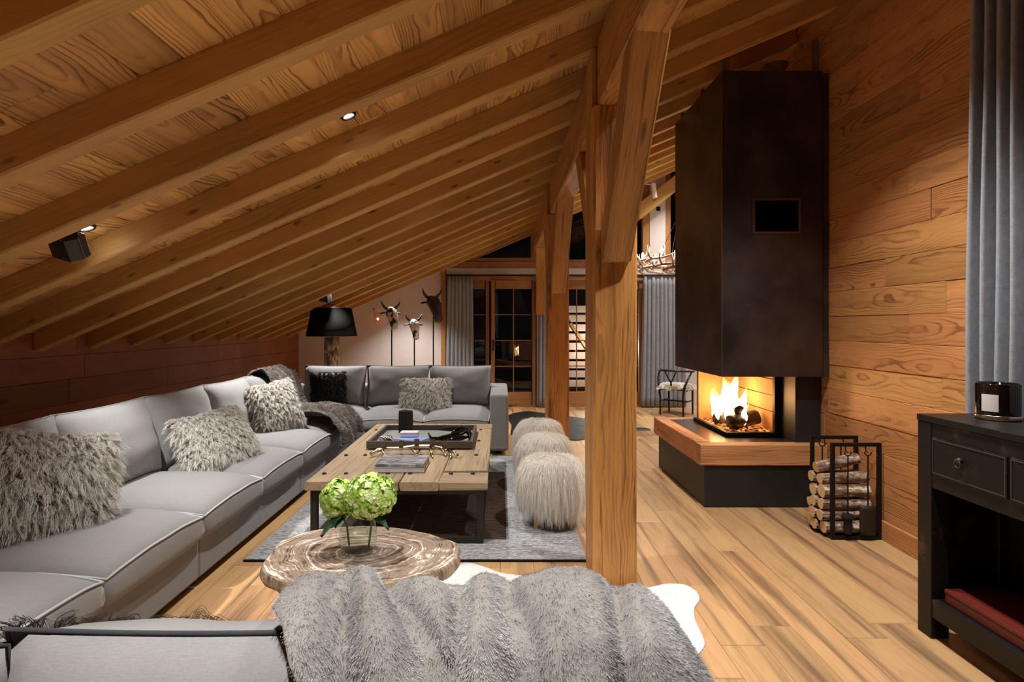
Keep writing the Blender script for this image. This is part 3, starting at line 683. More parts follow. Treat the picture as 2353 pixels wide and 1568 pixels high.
hide('black cowhide on the floor beyond the white fur stools', [(.10,8.85),(.16,9.2),(.40,9.5),(.62,9.4),(1.05,9.0),(1.37,8.7),(1.65,8.05),(1.93,7.98),(2.07,7.92),(2.06,7.80),(1.85,7.78),(1.44,7.48),(1.1,7.2),(.93,7.09),(.76,7.25),(.3,7.33),(.14,7.5),(.16,8.2)], M_hideb, H_black, 0, .01)

# ------------------------------------------------------------------ white fur stools
H_wool = hairmat('white_long_wool', srgb(232,227,218), srgb(250,248,244), .06)
M_wskin = plain('white_pelt', srgb(214,206,192), .9); M_pale = wood('pale_leg_timber', srgb(206,178,136), srgb(160,128,88), ringamt=.3, knots=False)
def stool(loc, label):
    t = thing('fur_stool', label, 'stool', loc, group='white fur stools in a row')
    mb = MB().lathe([(0, .26), (.13, .255), (.185, .27), (.205, .33), (.20, .40), (.165, .455), (.09, .478), (0, .484)], loc, 24)
    o = put('seat', mb, M_wskin, t, smooth=True)
    for a in (45, 135, 225, 315):
        dx, dy = cos(R(a)), sin(R(a))
        M, L = frame_M((loc[0]+dx*.17, loc[1]+dy*.17, loc[2]), (loc[0]+dx*.13, loc[1]+dy*.13, loc[2]+.28), (0, 1, 0))
        place('leg', MB().tube([(-L/2,0,0), (L/2,0,0)], [.016, .022], 10), M_pale, M, t)
    cz = o.location.z
    def comb(P):
        r = np.linalg.norm(P[:, :2], axis=1)[:, None]+1e-6; d = P.copy(); d[:, 2] = 0
        return d/r*.9+np.array([0, 0, -.35])
    return t, o, comb
st0, so, comb0 = stool((.37, 4.12, .012), 'front long-haired white fur stool, nearest the thick post')
_f = fur
def fur_comb(parent, src, mat, n, length, radius, seed, combf, per=20, spread=.010, droop=1.0):
    P, N, g = tri_sample(src.data, n//per, seed)
    D = combf(P); up = N*.55+D; up /= np.linalg.norm(up, axis=1)[:, None]
    up += .13*g.normal(size=up.shape)
    m = len(P)*per; rep = np.repeat(np.arange(len(P)), per); j = g.normal(size=(m, 3))*spread
    Lh = length*(.75+.45*g.random(len(P)))*np.where(P[:, 2] > .05, 1.0, .85); seg = 7; pts = np.zeros((m, seg+1, 3)); sl = .85+.3*g.random(m)
    for i in range(seg+1):
        t = i/seg; l = (Lh[rep]*sl)[:, None]
        pts[:, i] = P[rep]+j*(1-.55*t)+up[rep]*l*(.55*t-.32*t*t)+np.array([0, 0, -1.0])*l*(droop*t*t*.80)+g.normal(size=(m, 3))*.003*t
    pts[:, :, 2] = np.maximum(pts[:, :, 2], -.36)
    return curves('fur', pts, radius, mat, parent, src)
fur_comb(st0, so, H_wool, 42000, .23, .0009, 31, comb0)
for i, (x, y, l) in enumerate(((.38, 4.92, 'second white fur stool in the row, half hidden behind the front one'), (.385, 5.68, 'hindmost white fur stool, in front of the middle timber post'))):
    c = copy_tree(st0); c.matrix_basis = TR(x, y, .012) @ RZ(R(70+50*i)); c['label'] = l; WL[c] = c.matrix_basis.copy()

# ------------------------------------------------------------------ plank coffee table
tb = thing('coffee_table', 'low table of thick weathered planks on a dark iron frame', 'table', (-.68, 4.77, .012))
zt0, zt1 = .372, .43
def tplank(x0, x1, y0, y1, z1=zt1, seed=0):
    return timber('plank', ((x0+x1)/2, y0, (zt0+z1)/2), ((x0+x1)/2, y1, (zt0+z1)/2), x1-x0-.004, z1-zt0, M_table, tb, seed=seed, amp=.006, ch=.008, seg=10)
tplank(-1.285, -.95, 3.69, 5.86, seed=1); tplank(-.95, -.66, 3.68, 5.87, seed=2); tplank(-.66, -.40, 3.68, 5.86, seed=3)
tplank(-.40, -.085, 3.965, 5.56, seed=4)
timber('end_board', (-.40, 3.77, (zt0+zt1)/2), (-.085, 3.77, (zt0+zt1)/2), .17, zt1-zt0, M_table, tb, seed=5, ch=.008)
timber('batten', (-.40, 3.91, .395), (-.085, 3.91, .395), .09, .045, M_table, tb, seed=6, ch=.004)
timber('end_board', (-.40, 5.74, (zt0+zt1)/2), (-.085, 5.74, (zt0+zt1)/2), .24, zt1-zt0, M_table, tb, seed=7, ch=.008)
timber('batten', (-.40, 5.59, .395), (-.085, 5.59, .395), .05, .045, M_table, tb, seed=8, ch=.004)
for y in (3.885, 4.435, 4.985, 5.5):
    for x in (-1.21, -1.06, -.775, -.62, -.34, -.19):
        if 4.6 < y < 5.45 and x < -.22: continue
        put('bolt', MB().lathe([(0, .008), (.008, .0075), (.014, .003), (.016, -.004), (0, -.004)], (x, y, .433), 12), M_iron, tb)
for x in (-1.23, -.135):
    for y in (3.745, 5.80): put('leg', MB().bb(x-.022, x+.022, y-.022, y+.022, .012, .37), M_iron, tb, bev=.003)
    put('foot_rail', MB().bb(x-.018, x+.018, 3.767, 5.778, .014, .05), M_iron, tb)
    put('top_rail', MB().bb(x-.018, x+.018, 3.767, 5.778, .335, .371), M_iron, tb)
for y in (3.745, 5.80):
    put('foot_rail', MB().bb(-1.208, -.157, y-.018, y+.018, .014, .05), M_iron, tb); put('top_rail', MB().bb(-1.208, -.157, y-.018, y+.018, .335, .371), M_iron, tb)
# tray and what is on it
M_tray = wood('dark_tray_timber', srgb(96,86,76), srgb(46,40,36), ringamt=.3, fiber=.9, var=.1, rough=.7)
M_trayin = plain('tray_zinc', srgb(138,144,138), .55, metal=.0, var=.3)
ty = thing('tray', 'large dark timber tray with a grey metal floor on the plank table', 'tray', (-.66, 5.02, .438))
x0, x1, y0, y1, z0 = -1.10, -.228, 4.64, 5.41, .438
put('tray_floor', MB().bb(x0+.024, x1-.024, y0+.024, y1-.024, z0, z0+.012), M_trayin, ty)
timber('tray_side', (x0, y0+.012, z0+.03), (x1, y0+.012, z0+.03), .024, .06, M_tray, ty, ch=.002, amp=.001); timber('tray_side', (x0, y1-.012, z0+.03), (x1, y1-.012, z0+.03), .024, .06, M_tray, ty, ch=.002, amp=.001, seed=3)
timber('tray_side', (x0+.012, y0+.025, z0+.03), (x0+.012, y1-.025, z0+.03), .024, .06, M_tray, ty, ch=.002, amp=.001, seed=4); timber('tray_side', (x1-.012, y0+.025, z0+.03), (x1-.012, y1-.025, z0+.03), .024, .06, M_tray, ty, ch=.002, amp=.001, seed=5)
zi = z0+.0125
M_wax = plain('black_wax', srgb(14,13,13), .35)
cd = thing('candle', 'fat fluted black candle standing in the tray', 'candle', (-.885, 5.29, zi))
def flute(r, n=60, lobes=20, d=.003): return [(r+d*cos(lobes*2*pi*k/n))*1.0 for k in range(n)]
fl = flute(.064); mb = MB()
mb.grid(lambda i, j: ((fl[round(i*60) % 60]*(1 if .02 < j < .98 else .93))*cos(2*pi*i)-.885, (fl[round(i*60) % 60]*(1 if .02 < j < .98 else .93))*sin(2*pi*i)+5.29, zi+.20*j+(.006*noise.noise((cos(6.28*i)*3, sin(6.28*i)*3, 1)) if j > .9 else 0)), 60, 12, cu=True)
n_ = len(mb.v); mb.f.append(tuple(i*13+12 for i in range(60))); mb.m.append(0); mb.f.append(tuple(i*13 for i in reversed(range(60)))); mb.m.append(0)
put('wax_body', mb, M_wax, cd); put('wick', MB().tube([(-.885, 5.29, zi+.195), (-.883, 5.29, zi+.215)], .002, 5), M_black, cd)
sp = thing('box', 'small white rounded box lying on the blue book in the tray', 'box', (-.80, 4.98, zi+.022))
put('body', MB().bb(-.88, -.72, 4.93, 5.03, zi+.022, zi+.052), M_white, sp, bev=.012); put('lid', MB().bb(-.878, -.722, 4.932, 5.028, zi+.0525, zi+.066), M_white, sp, bev=.006)
bk = thing('book', 'thin blue covered book in the tray under the white box', 'book', (-.76, 4.9, zi))
Mb = TR(-.765, 4.90, zi+.011) @ RZ(R(-24))
place('cover', MB().box((0,0,-.0095), (.26,.19,.002)).box((0,0,.0095), (.26,.19,.002)).box((-.129,0,0), (.002,.19,.017)), plain('blue_cover', srgb(120,146,214), .6), Mb, bk)
place('pages', MB().box((.001,0,0), (.252,.182,.0165)), plain('paper', srgb(226,222,212), .8), Mb, bk)
M_zebra = NT('zebra'); tcz = M_zebra.n('TexCoord'); wv = M_zebra.n('TexWave', wave_type='BANDS', bands_direction='DIAGONAL'); M_zebra.l(tcz.outputs['Object'], wv.inputs[0]); wv.inputs['Scale'].default_value = 22; wv.inputs['Distortion'].default_value = 3
M_zebra.set(Base_Color=M_zebra.ramp(wv.outputs[0], [(.45, srgb(30,34,48)), (.55, srgb(222,222,226))], 'CONSTANT'), Roughness=.25)
zs = thing('striped_shell', 'black and white striped ornament at the left end of the tray', 'ornament', (-1.0, 4.86, zi))
mb = MB(); sh = []
for k in range(26): a = k*.42; r_ = .052*(1-k/30); sh.append((-1.0+r_*cos(a)+.05*k/26, 4.86+r_*sin(a)*.9, zi+.022+.028*k/26))
mb.tube(sh, [.022*(1-k/32)+.002 for k in range(26)], 10); put('whorl', mb, M_zebra.mat, zs, smooth=True)
mb = MB().tube([(-.96, 4.84, zi+.03), (-.92, 4.80, zi+.035), (-.86, 4.765, zi+.012)], [.018, .014, .004], 8); put('spike', mb, M_zebra.mat, zs, smooth=True)
M_gloss = plain('black_gloss', srgb(10,10,11), .1)
bo = thing('branch_sculpture', 'black glossy twisted branch sculpture at the right end of the tray', 'ornament', (-.45, 5.0, zi))
br = [[(-.62,4.86,.075),(-.60,4.87,.028),(-.54,4.86,.02),(-.44,4.92,.032),(-.34,5.02,.05),(-.29,5.1,.055)], [(-.56,5.14,.05),(-.47,5.14,.055),(-.38,5.12,.06),(-.30,5.10,.05),(-.265,5.0,.03),(-.27,4.9,.02)], [(-.52,4.86,.018),(-.42,4.84,.02),(-.33,4.86,.03),(-.28,4.93,.03)], [(-.44,4.95,.03),(-.40,5.02,.07),(-.35,5.07,.075),(-.30,5.08,.05)]]
for b_, rs in zip(br, ([.005,.014,.022,.024,.026,.012],[.006,.018,.024,.028,.022,.010],[.010,.018,.02,.01],[.012,.016,.02,.016])):
    put('branch', MB().tube([(x, y, z+zi) for x, y, z in b_], rs, 10), M_gloss, bo, smooth=True)
# antler candle holder
M_brass = plain('aged_brass', srgb(120,110,90), .35, metal=.8)
ah = thing('candle_holder', 'pale metal antler candle holder with five cups in front of the tray', 'candle holder', (-.62, 4.46, .435))
zt = .437
sticks = [[(-1.0,4.36,.02),(-.965,4.42,.035),(-.90,4.46,.04),(-.80,4.47,.04),(-.68,4.49,.052),(-.55,4.50,.05),(-.45,4.47,.035),(-.40,4.42,.03)],
 [(-.93,4.45,.042),(-.91,4.40,.02),(-.885,4.36,.006)], [(-.72,4.48,.048),(-.68,4.42,.03),(-.63,4.33,.006)], [(-.56,4.50,.05),(-.545,4.42,.03),(-.515,4.32,.006)], [(-.42,4.44,.032),(-.36,4.38,.03),(-.33,4.33,.006)], [(-.40,4.42,.03),(-.385,4.36,.02),(-.38,4.30,.006)], [(-.50,4.49,.045),(-.45,4.44,.025),(-.42,4.37,.006)]]
for k, s_ in enumerate(sticks): put('antler_branch', MB().tube([(x, y, z+zt) for x, y, z in s_], [.016 if k == 0 else .011]*(len(s_)-1)+[.005], 8), M_chrome, ah, smooth=True)
for x, y, z in ((-.915,4.455,.045), (-.785,4.475,.048), (-.665,4.49,.058), (-.545,4.50,.056), (-.438,4.46,.045)):
    cp = put('cup', MB().lathe([(0,0),(.024,0),(.024,.004),(.010,.008),(.010,.018),(.019,.022),(.021,.05),(.017,.05),(.015,.026),(0,.024)], (x, y, z+zt), 14), M_brass, ah, smooth=False)
# three books
def book(x0, x1, y0, y1, z0, th_, label, cover, rz=0):
    t = thing('book', label, 'book', ((x0+x1)/2, (y0+y1)/2, z0), group=None); M = TR((x0+x1)/2, (y0+y1)/2, z0+th_/2) @ RZ(rz); a, b = x1-x0, y1-y0
    place('cover', MB().box((0,0,-th_/2+.0015), (a,b,.003)).box((0,0,th_/2-.0015), (a,b,.003)).box((0,-b/2+.0015,0), (a,.003,th_-.006)), cover, M, t)
    place('pages', MB().box((-.001,.001,0), (a-.008,b-.008,th_-.0062)), plain('book_pages', srgb(222,214,206), .8), M, t); return t
w = NT('grey_photo_cover'); tc = w.n('TexCoord'); nz = w.noise(w.vm('MULTIPLY', tc.outputs['Object'], (4, 12, 1)), 2.5, 5, .7)
w.set(Base_Color=w.ramp(nz.outputs[0], [(.38, srgb(70,72,76)), (.55, srgb(150,152,156)), (.7, srgb(196,198,200))]), Roughness=.3)
book(-.868, -.525, 3.905, 4.20, .434, .018, 'bottom book of the stack of three on the plank table', plain('pale_cover', srgb(196,190,190), .4))
book(-.872, -.528, 3.91, 4.21, .4525, .018, 'middle book of the stack of three on the plank table', plain('grey_cover', srgb(160,158,160), .4), R(.6))
book(-.87, -.53, 3.91, 4.20, .471, .017, 'top book of the stack with a grey photograph cover', w.mat, R(-.5))

# ------------------------------------------------------------------ round petrified-wood table
w = NT('petrified_slice'); tc = w.n('TexCoord'); ob_ = tc.outputs['Object']
nd = w.noise(ob_, 3.0, 4, .6); pv = w.vm('ADD', w.vm('MULTIPLY', ob_, (1, 1.3, 0)), w.vm('MULTIPLY', w.vm('SUBTRACT', nd.outputs['Color'], (.5,.5,.5)), (.20, .20, 0)))
ln = w.n('VectorMath', operation='LENGTH'); w.l(pv, ln.inputs[0]); rg = w.noise(ob_, 6, 6, .7, 1.5)
cmb = w.n('CombineXYZ'); w.l(w.math('MULTIPLY', ln.outputs['Value'], 26), cmb.inputs[0]); r2 = w.noise(cmb.outputs[0], 1.6, 4, .75)
f_ = w.math('ADD', w.math('MULTIPLY', r2.outputs[0], .65), w.math('MULTIPLY', rg.outputs[0], .42))
f_ = w.math('ADD', w.math('MULTIPLY', w.math('SUBTRACT', f_, .53), 1.9), .53)
col = w.ramp(f_, [(.38, srgb(70,58,50)), (.455, srgb(120,102,88)), (.51, srgb(164,146,130)), (.545, srgb(116,100,88)), (.60, srgb(178,162,148)), (.68, srgb(228,220,210))])
w.set(Base_Color=col, Roughness=.3, Specular_IOR_Level=.5); w.bump(f_, .35, .01); M_petri = w.mat
w = NT('petrified_bark'); tc = w.n('TexCoord'); nz = w.noise(w.vm('MULTIPLY', tc.outputs['Object'], (14, 14, 3)), 2, 5, .7)
w.set(Base_Color=w.ramp(nz.outputs[0], [(.35, srgb(96,78,62)), (.55, srgb(170,148,124)), (.7, srgb(200,184,164))]), Roughness=.7); w.bump(nz.outputs[0], .8, .02); M_bark0 = w.mat
ol = [(-1.006,2.383),(-1.043,2.493),(-1.046,2.59),(-1.05,2.722),(-.985,2.82),(-.868,2.88),(-.741,2.905),(-.557,2.89),(-.415,2.835),(-.298,2.767),(-.206,2.683),(-.188,2.605),(-.19,2.517),(-.216,2.439),(-.274,2.374),(-.34,2.329),(-.437,2.273),(-.604,2.243),(-.78,2.254),(-.92,2.305)]
pt_ = thing('round_table', 'low round table of a petrified tree slice on thin dark legs', 'table', (-.62, 2.57, 0))
N = len(ol); out = []
for i in range(N):
    a, b, c, d = (Vector((*ol[(i+k) % N], 0)) for k in (-1, 0, 1, 2))
    for t in (0, .2, .4, .6, .8):
        q = .5*((2*b)+(c-a)*t+(2*a-5*b+4*c-d)*t*t+(3*b-3*c+d-a)*t**3); q += (q-Vector((-.62,2.57,0))).normalized()*.010*noise.noise((q.x*14, q.y*14, 0)); out.append(q)
K = len(out); cc = Vector((-.62, 2.57, 0)); mb = MB(); vs_ = []
for r, z in ((.95,.362),(1.0,.368),(1.012,.385),(1.0,.405),(.992,.414),(.975,.42),(.96,.4195),(.6,.4195),(.2,.4195)):
    for p in out:
        q = cc+(p-cc)*(r+(.012*noise.noise((p.x*30, p.y*30, z*40)) if .36 < z < .41 else 0)); vs_.append((q.x, q.y, z))
nr = 9; fs_ = [(i*K+j, i*K+(j+1)%K, (i+1)*K+(j+1)%K, (i+1)*K+j) for i in range(nr-1) for j in range(K)]
mb.add(vs_[:], fs_[:5*K], 1); mb.f += fs_[5*K:]; mb.m += [0]*(len(fs_)-5*K)
mb.f += [tuple((nr-1)*K+j for j in range(K)), tuple(reversed(range(K)))]; mb.m += [0, 1]
put('slab', mb, [M_petri, M_bark0], pt_)
for x, y in ((-.285, 2.60), (-.95, 2.47), (-.62, 2.80), (-.62, 2.36)):
    put('leg', MB().bb(x-.012, x+.012, y-.012, y+.012, 0, .361), M_black, pt_)
put('leg_ring', MB().tube([(-.62+.33*cos(a)*.98, 2.57+.22*sin(a), .35) for a in np.linspace(0, 2*pi, 40)], .008, 6, cap=False), M_black, pt_)
# vase, water, hydrangeas
M_vglass = thin_glass('vase_glass', (.95,.97,.96,1), 1.2)
M_water = thin_glass('water', (.96,.98,.96,1), 1.0, 1.33)
vc = (-.648, 2.575, .4205)
vz = thing('vase', 'clear glass vase of water standing on the petrified round table', 'vase', vc)
put('glass_body', MB().lathe([(0,.0),(.06,.0),(.078,.012),(.085,.05),(.084,.10),(.078,.15),(.074,.185),(.0715,.185),(.0755,.15),(.0815,.10),(.0825,.05),(.076,.018),(.058,.010),(0,.010)], vc, 40), M_vglass, vz, smooth=True)
put('water', MB().lathe([(0,.0102),(.0575,.0102),(.0755,.0182),(.0820,.05),(.0812,.085),(0,.085)], vc, 40), M_water, vz, smooth=False)
M_pet = NT('hydrangea_petal'); oi = M_pet.n('TexCoord'); nz = M_pet.noise(oi.outputs['Object'], 22, 3)
M_pet.set(Base_Color=M_pet.ramp(nz.outputs[0], [(.34, srgb(150,196,66)), (.5, srgb(192,222,112)), (.66, srgb(232,240,196))]), Roughness=.6, Subsurface_Weight=.0)
M_stem = plain('green_stem', srgb(96,128,52), .5); M_leaf = plain('dark_leaf', srgb(38,78,40), .45, var=.4, vscale=20, vcol=srgb(62,108,56))
def hydrangea(c, rad, squash, foot, label, leaves, seed, nfl):
    t = thing('hydrangea', label, 'flower', tuple(foot), group=None); g = random.Random(seed); c = Vector(c)
    mb = MB()
    for k in range(nfl):
        i = k+.5; ph = math.acos(1-1.75*i/nfl); thh = pi*(1+5**.5)*i
        d = Vector((cos(thh)*sin(ph), sin(thh)*sin(ph), cos(ph))); d = (d+Vector((g.uniform(-.1,.1),)*3)).normalized()
        p = c+Vector((d.x*rad, d.y*rad, d.z*rad*squash))*g.uniform(.88, 1.04)
        a = d.orthogonal().normalized(); b = d.cross(a); r0 = g.random()*6; s_ = g.uniform(.014, .019)
        nrm = (d+Vector((g.uniform(-.3,.3),g.uniform(-.3,.3),g.uniform(-.3,.3)))).normalized(); a = nrm.orthogonal().normalized(); b = nrm.cross(a)
        for q in range(4):
            an = r0+q*pi/2; e = a*cos(an)+b*sin(an); f = nrm.cross(e)
            mb.add([p, p+e*s_*.6+f*s_*.55+nrm*.003, p+e*s_*1.15-nrm*.001, p+e*s_*.6-f*s_*.55+nrm*.003], [(0,1,2,3)])
    o = put('flower_head', mb, M_pet.mat, t, fix=False, kind='stuff')
    put('head_core', MB().lathe([(0,-rad*.75*squash)]+[(rad*.86*sin(a), -rad*.86*squash*cos(a)) for a in np.linspace(.6, 3.0, 10)]+[(0,rad*.86*squash)], tuple(c), 16), plain('flower_core', srgb(150,186,72), .8), t, smooth=True)
    mid = (c*.45+Vector(foot)*.55)+Vector((0.01, 0, 0))
    put('stem', MB().tube([foot, tuple(mid), tuple(c-Vector((0,0,rad*.6)))], .0048, 8), M_stem, t, smooth=True)
    for (p0, p1, wd, bend) in leaves:
        p0, p1 = Vector(p0), Vector(p1); ax = p1-p0; sd = ax.cross(Vector((0,0,1))).normalized(); nn = sd.cross(ax).normalized()
        def lf(u, v): 
            s_ = (v-.5)*2; wv_ = wd*sin(pi*min(1, u*.98+.01))**.8*(1-.25*u); return tuple(p0+ax*u+sd*s_*wv_-nn*(abs(s_)*-.012)-Vector((0,0,1))*bend*u*u+nn*.004*sin(u*20)*abs(s_))
        put('leaf', MB().grid(lf, 10, 4), M_leaf, t, smooth=True, fix=False)
    return t
hydrangea((-.590, 2.565, .675), .115, .86, (-.60, 2.57, .436), 'larger green hydrangea, the right-hand head in the vase', [((-.60,2.55,.60), (-.50,2.52,.555), .032, .02)], 4, 260)
hydrangea((-.742, 2.60, .650), .082, 1.15, (-.695, 2.60, .436), 'smaller green hydrangea, the left-hand head in the vase', [((-.70,2.57,.60), (-.79,2.50,.53), .04, .02), ((-.70,2.58,.60), (-.73,2.50,.56), .03, .01)], 5, 170)
# ------------------------------------------------------------------ fireplace
fp = thing('fireplace', 'tall dark steel hood fireplace with a timber-edged hearth against the board wall', 'fireplace', (2.1, 5.1, 0))
put('hearth_base', MB().bb(1.622, 2.588, 4.50, 5.80, 0, .335), M_steelb, fp, bev=.004)
# timber surround of the hearth: front, left side and back beam
timber('hearth_beam', (1.585, 4.54, .42), (2.588, 4.54, .42), .125, .165, M_hearth, fp, seed=31, amp=.004, ch=.006, seg=14)
timber('hearth_beam', (1.645, 4.605, .42), (1.645, 5.72, .42), .125, .165, M_hearth, fp, seed=32, amp=.004, ch=.006, seg=14)
timber('hearth_beam', (1.585, 5.785, .42), (2.588, 5.785, .42), .12, .165, M_hearth, fp, seed=33, amp=.004, ch=.006)
put('hearth_plate', MB().bb(1.71, 2.588, 4.605, 5.72, .34, .498), plain('hearth_plate', srgb(62,58,58), .32, metal=.6, var=.3), fp)
# steel hood, in two sheets with a visible seam and a raised band at the wall
hx, hy0, hy1, hz0, hz1 = 1.748, 4.465, 5.66, 1.043, 3.462
mb = MB(); mb.bb(hx, 2.545, hy0, hy0+.012, hz0, hz1); mb.bb(hx, hx+.012, hy0+.0125, hy1, hz0, hz1); mb.bb(hx, 2.588, hy1-.012, hy1, hz0, hz1)
put('hood', mb, M_steel, fp, bev=.002)
put('hood_edge_panel', MB().bb(2.547, 2.588, hy0-.004, hy0+.03, hz0, hz1-.02), M_steel, fp, bev=.002)
put('hood_floor', MB().bb(hx+.013, 2.588, hy0+.013, 4.80, hz0+.01, hz0+.02).bb(hx+.013, 1.93, 4.80, hy1-.013, hz0+.01, hz0+.02), M_black, fp)
put('corner_seam', MB().tube([(hx, hy0, hz0), (hx, hy0, hz1)], .0035, 6), plain('bright_steel_edge', srgb(120,112,106), .35, metal=.8), fp)
vp = put('vent', MB().bb(2.005, 2.345, hy0-.006, hy0-.0005, 2.19, 2.435), plain('vent_black', srgb(5,5,5), .95, spec=0), fp)
put('vent_frame', MB().bb(1.985, 2.365, hy0-.012, hy0-.0005, 2.435, 2.452).bb(1.985, 2.365, hy0-.012, hy0-.0005, 2.172, 2.19).bb(1.985, 2.004, hy0-.012, hy0-.0005, 2.19, 2.435).bb(2.346, 2.365, hy0-.012, hy0-.0005, 2.19, 2.435), plain('old_brass', srgb(112,92,60), .4, metal=.8), vp)
for x, hh in ((1.80, .14), (2.52, .27)): put('hanger_strap', MB().bb(x-.024, x+.024, hy0+.05, hy0+.075, hz1-.02, hz1+hh), plain('galvanised_strap', srgb(120,112,108), .5, metal=.6), fp)
for y in (5.0, 5.55): put('hanger_strap', MB().bb(hx+.03, hx+.05, y-.02, y+.02, hz1-.02, zb(hx)-.02), M_steelb, fp)
M_foil = plain('aluminium_foil', srgb(150,150,150), .25, metal=1, bscale=30, bamt=1.0, bdist=.03)
mb = MB(); mb.grid(lambda u, v: (2.2+.28*(u*.8)+(.12+.015*noise.noise((u*20, v*7, 0)))*cos(2*pi*v), 5.0+(.12+.015*noise.noise((u*20, v*7, 4)))*sin(2*pi*v), 3.38+.36*u), 24, 16, cv=True)
put('flue', mb, M_foil, fp, smooth=True, fix=False)
put('pillar', MB().bb(2.385, 2.586, 4.575, 5.65, .499, 1.05), M_steelb, fp, bev=.002)
M_brick = plain('firebrick', srgb(196,150,104), .8, var=.4, vscale=5, vcol=srgb(120,84,54), bscale=30)
mb = MB(); fbk = put('fire_chamber', MB().bb(1.96, 2.384, 5.60, 5.65, .53, 1.05).bb(2.352, 2.384, 4.87, 5.60, .53, 1.05).bb(1.96, 2.352, 4.86, 5.60, .515, .535), M_brick, fp)
for k in range(3): put('firebrick_joint', MB().bb(2.348, 2.353, 4.87, 5.60, .70+.14*k, .706+.14*k), M_black, fbk)
# black frame of the glazed box
mb = MB(); mb.bb(1.925, 2.384, 4.815, 4.855, .499, .535).bb(1.925, 1.965, 4.855, 5.65, .499, .535).bb(2.335, 2.384, 4.815, 4.86, .535, 1.05)
mb.bb(1.925, 2.335, 4.815, 4.855, 1.022, 1.05).bb(1.925, 1.965, 4.855, 5.65, 1.022, 1.05)
put('firebox_frame', mb, M_black, fp, bev=.004)
put('air_lever', MB().bb(2.16, 2.22, 4.800, 4.8145, .508, .516), M_steelb, fp)
put('glass_pane', MB().bb(1.945, 2.334, 4.832, 4.838, .536, 1.021), M_fglass, fp)
put('glass_pane', MB().bb(1.942, 1.948, 4.842, 5.59, .536, 1.021), M_fglass, fp)
# burning logs and flames
M_char = plain('charred_wood', srgb(52,46,58), .5, var=.6, vscale=16, vcol=srgb(22,19,22), bscale=26, bamt=.8, bdist=.01)
def log_mb(L, r, seed, nr=14, seg=8):
    mb = MB(); vs_ = []
    for i in range(seg+1):
        x = -L/2+L*i/seg
        for j in range(nr):
            a = 2*pi*j/nr; q = r*(1+.16*noise.noise((cos(a)*1.3+seed*3, sin(a)*1.3, x*5)))
            vs_.append((x, q*cos(a)+.15*r*noise.noise((x*4, seed, 0)), q*sin(a)+.15*r*noise.noise((x*4, seed, 9))))
    fs_ = [(i*nr+j, i*nr+(j+1)%nr, (i+1)*nr+(j+1)%nr, (i+1)*nr+j) for i in range(seg) for j in range(nr)]
    mb.add(vs_, fs_)
    for b, rev in ((0, True), (seg*nr, False)):
        ids = [b+j for j in range(nr)]; mb.f.append(tuple(reversed(ids)) if rev else tuple(ids)); mb.m.append(1)
    return mb
for i, (p0, p1, r, l) in enumerate((((2.02,4.99,.585),(2.29,5.06,.635),.062,'front charred log in the fire, nearest the glass corner'), ((2.00,5.22,.585),(2.29,5.36,.60),.056,'back charred log lying flat in the fire'), ((2.12,5.00,.69),(2.22,5.33,.70),.046,'upper charred log crossing the other two in the fire'))):
    M, L = frame_M(p0, p1); place('fire_log', log_mb(L, r, i), [M_char, M_char], M, smooth=True, label=l, cat='log')
w = NT('ember_bed'); tc = w.n('TexCoord'); nz = w.noise(tc.outputs['Object'], 30, 4)
w.set(Base_Color=srgb(30,24,22), Roughness=.9, Emission_Color=(1,.25,.05,1), Emission_Strength=w.math('MULTIPLY', w.ramp(nz.outputs[0], [(.5, G(0)), (.7, G(1))]), 3.0))
put('ash_bed', MB().grid(lambda u, v: (1.975+.37*u, 4.87+.72*v, .537+.02*sin(pi*u)*sin(pi*v)+.012*noise.noise((u*8, v*12, 0))), 16, 24), w.mat, fp, smooth=True)
w = NT('flame'); tc = w.n('TexCoord'); sx = w.n('SeparateXYZ'); w.l(tc.outputs['Generated'], sx.inputs[0])
em = w.n('Emission'); w.l(w.ramp(sx.outputs[2], [(0, (1,.55,.18,1)), (.35, (1,.72,.36,1)), (1, (1,.42,.10,1))]), em.inputs[0]); w.l(w.ramp(sx.outputs[2], [(0, G(.35)), (.3, G(1)), (1, G(.25))]), em.inputs[1])
st = w.math('MULTIPLY', w.ramp(sx.outputs[2], [(0, G(.4)), (.3, G(1)), (1, G(.3))]), 9.0); w.l(st, em.inputs[1])
tr = w.n('BsdfTransparent'); mx = w.n('MixShader'); nz = w.noise(w.vm('MULTIPLY', tc.outputs['Object'], (14, 14, 4)), 1.6, 3)
w.l(w.math('MULTIPLY', w.ramp(nz.outputs[0], [(.36, G(0)), (.5, G(1))]), w.ramp(sx.outputs[2], [(.55, G(1)), (1, G(.05))])), mx.inputs[0]); w.l(tr.outputs[0], mx.inputs[1]); w.l(em.outputs[0], mx.inputs[2]); w.l(mx.outputs[0], w.out.inputs[0]); M_flame = w.mat
fl_ = thing('flames', 'bright yellow flames burning behind the fireplace glass', 'fire', (2.1, 5.15, .56))
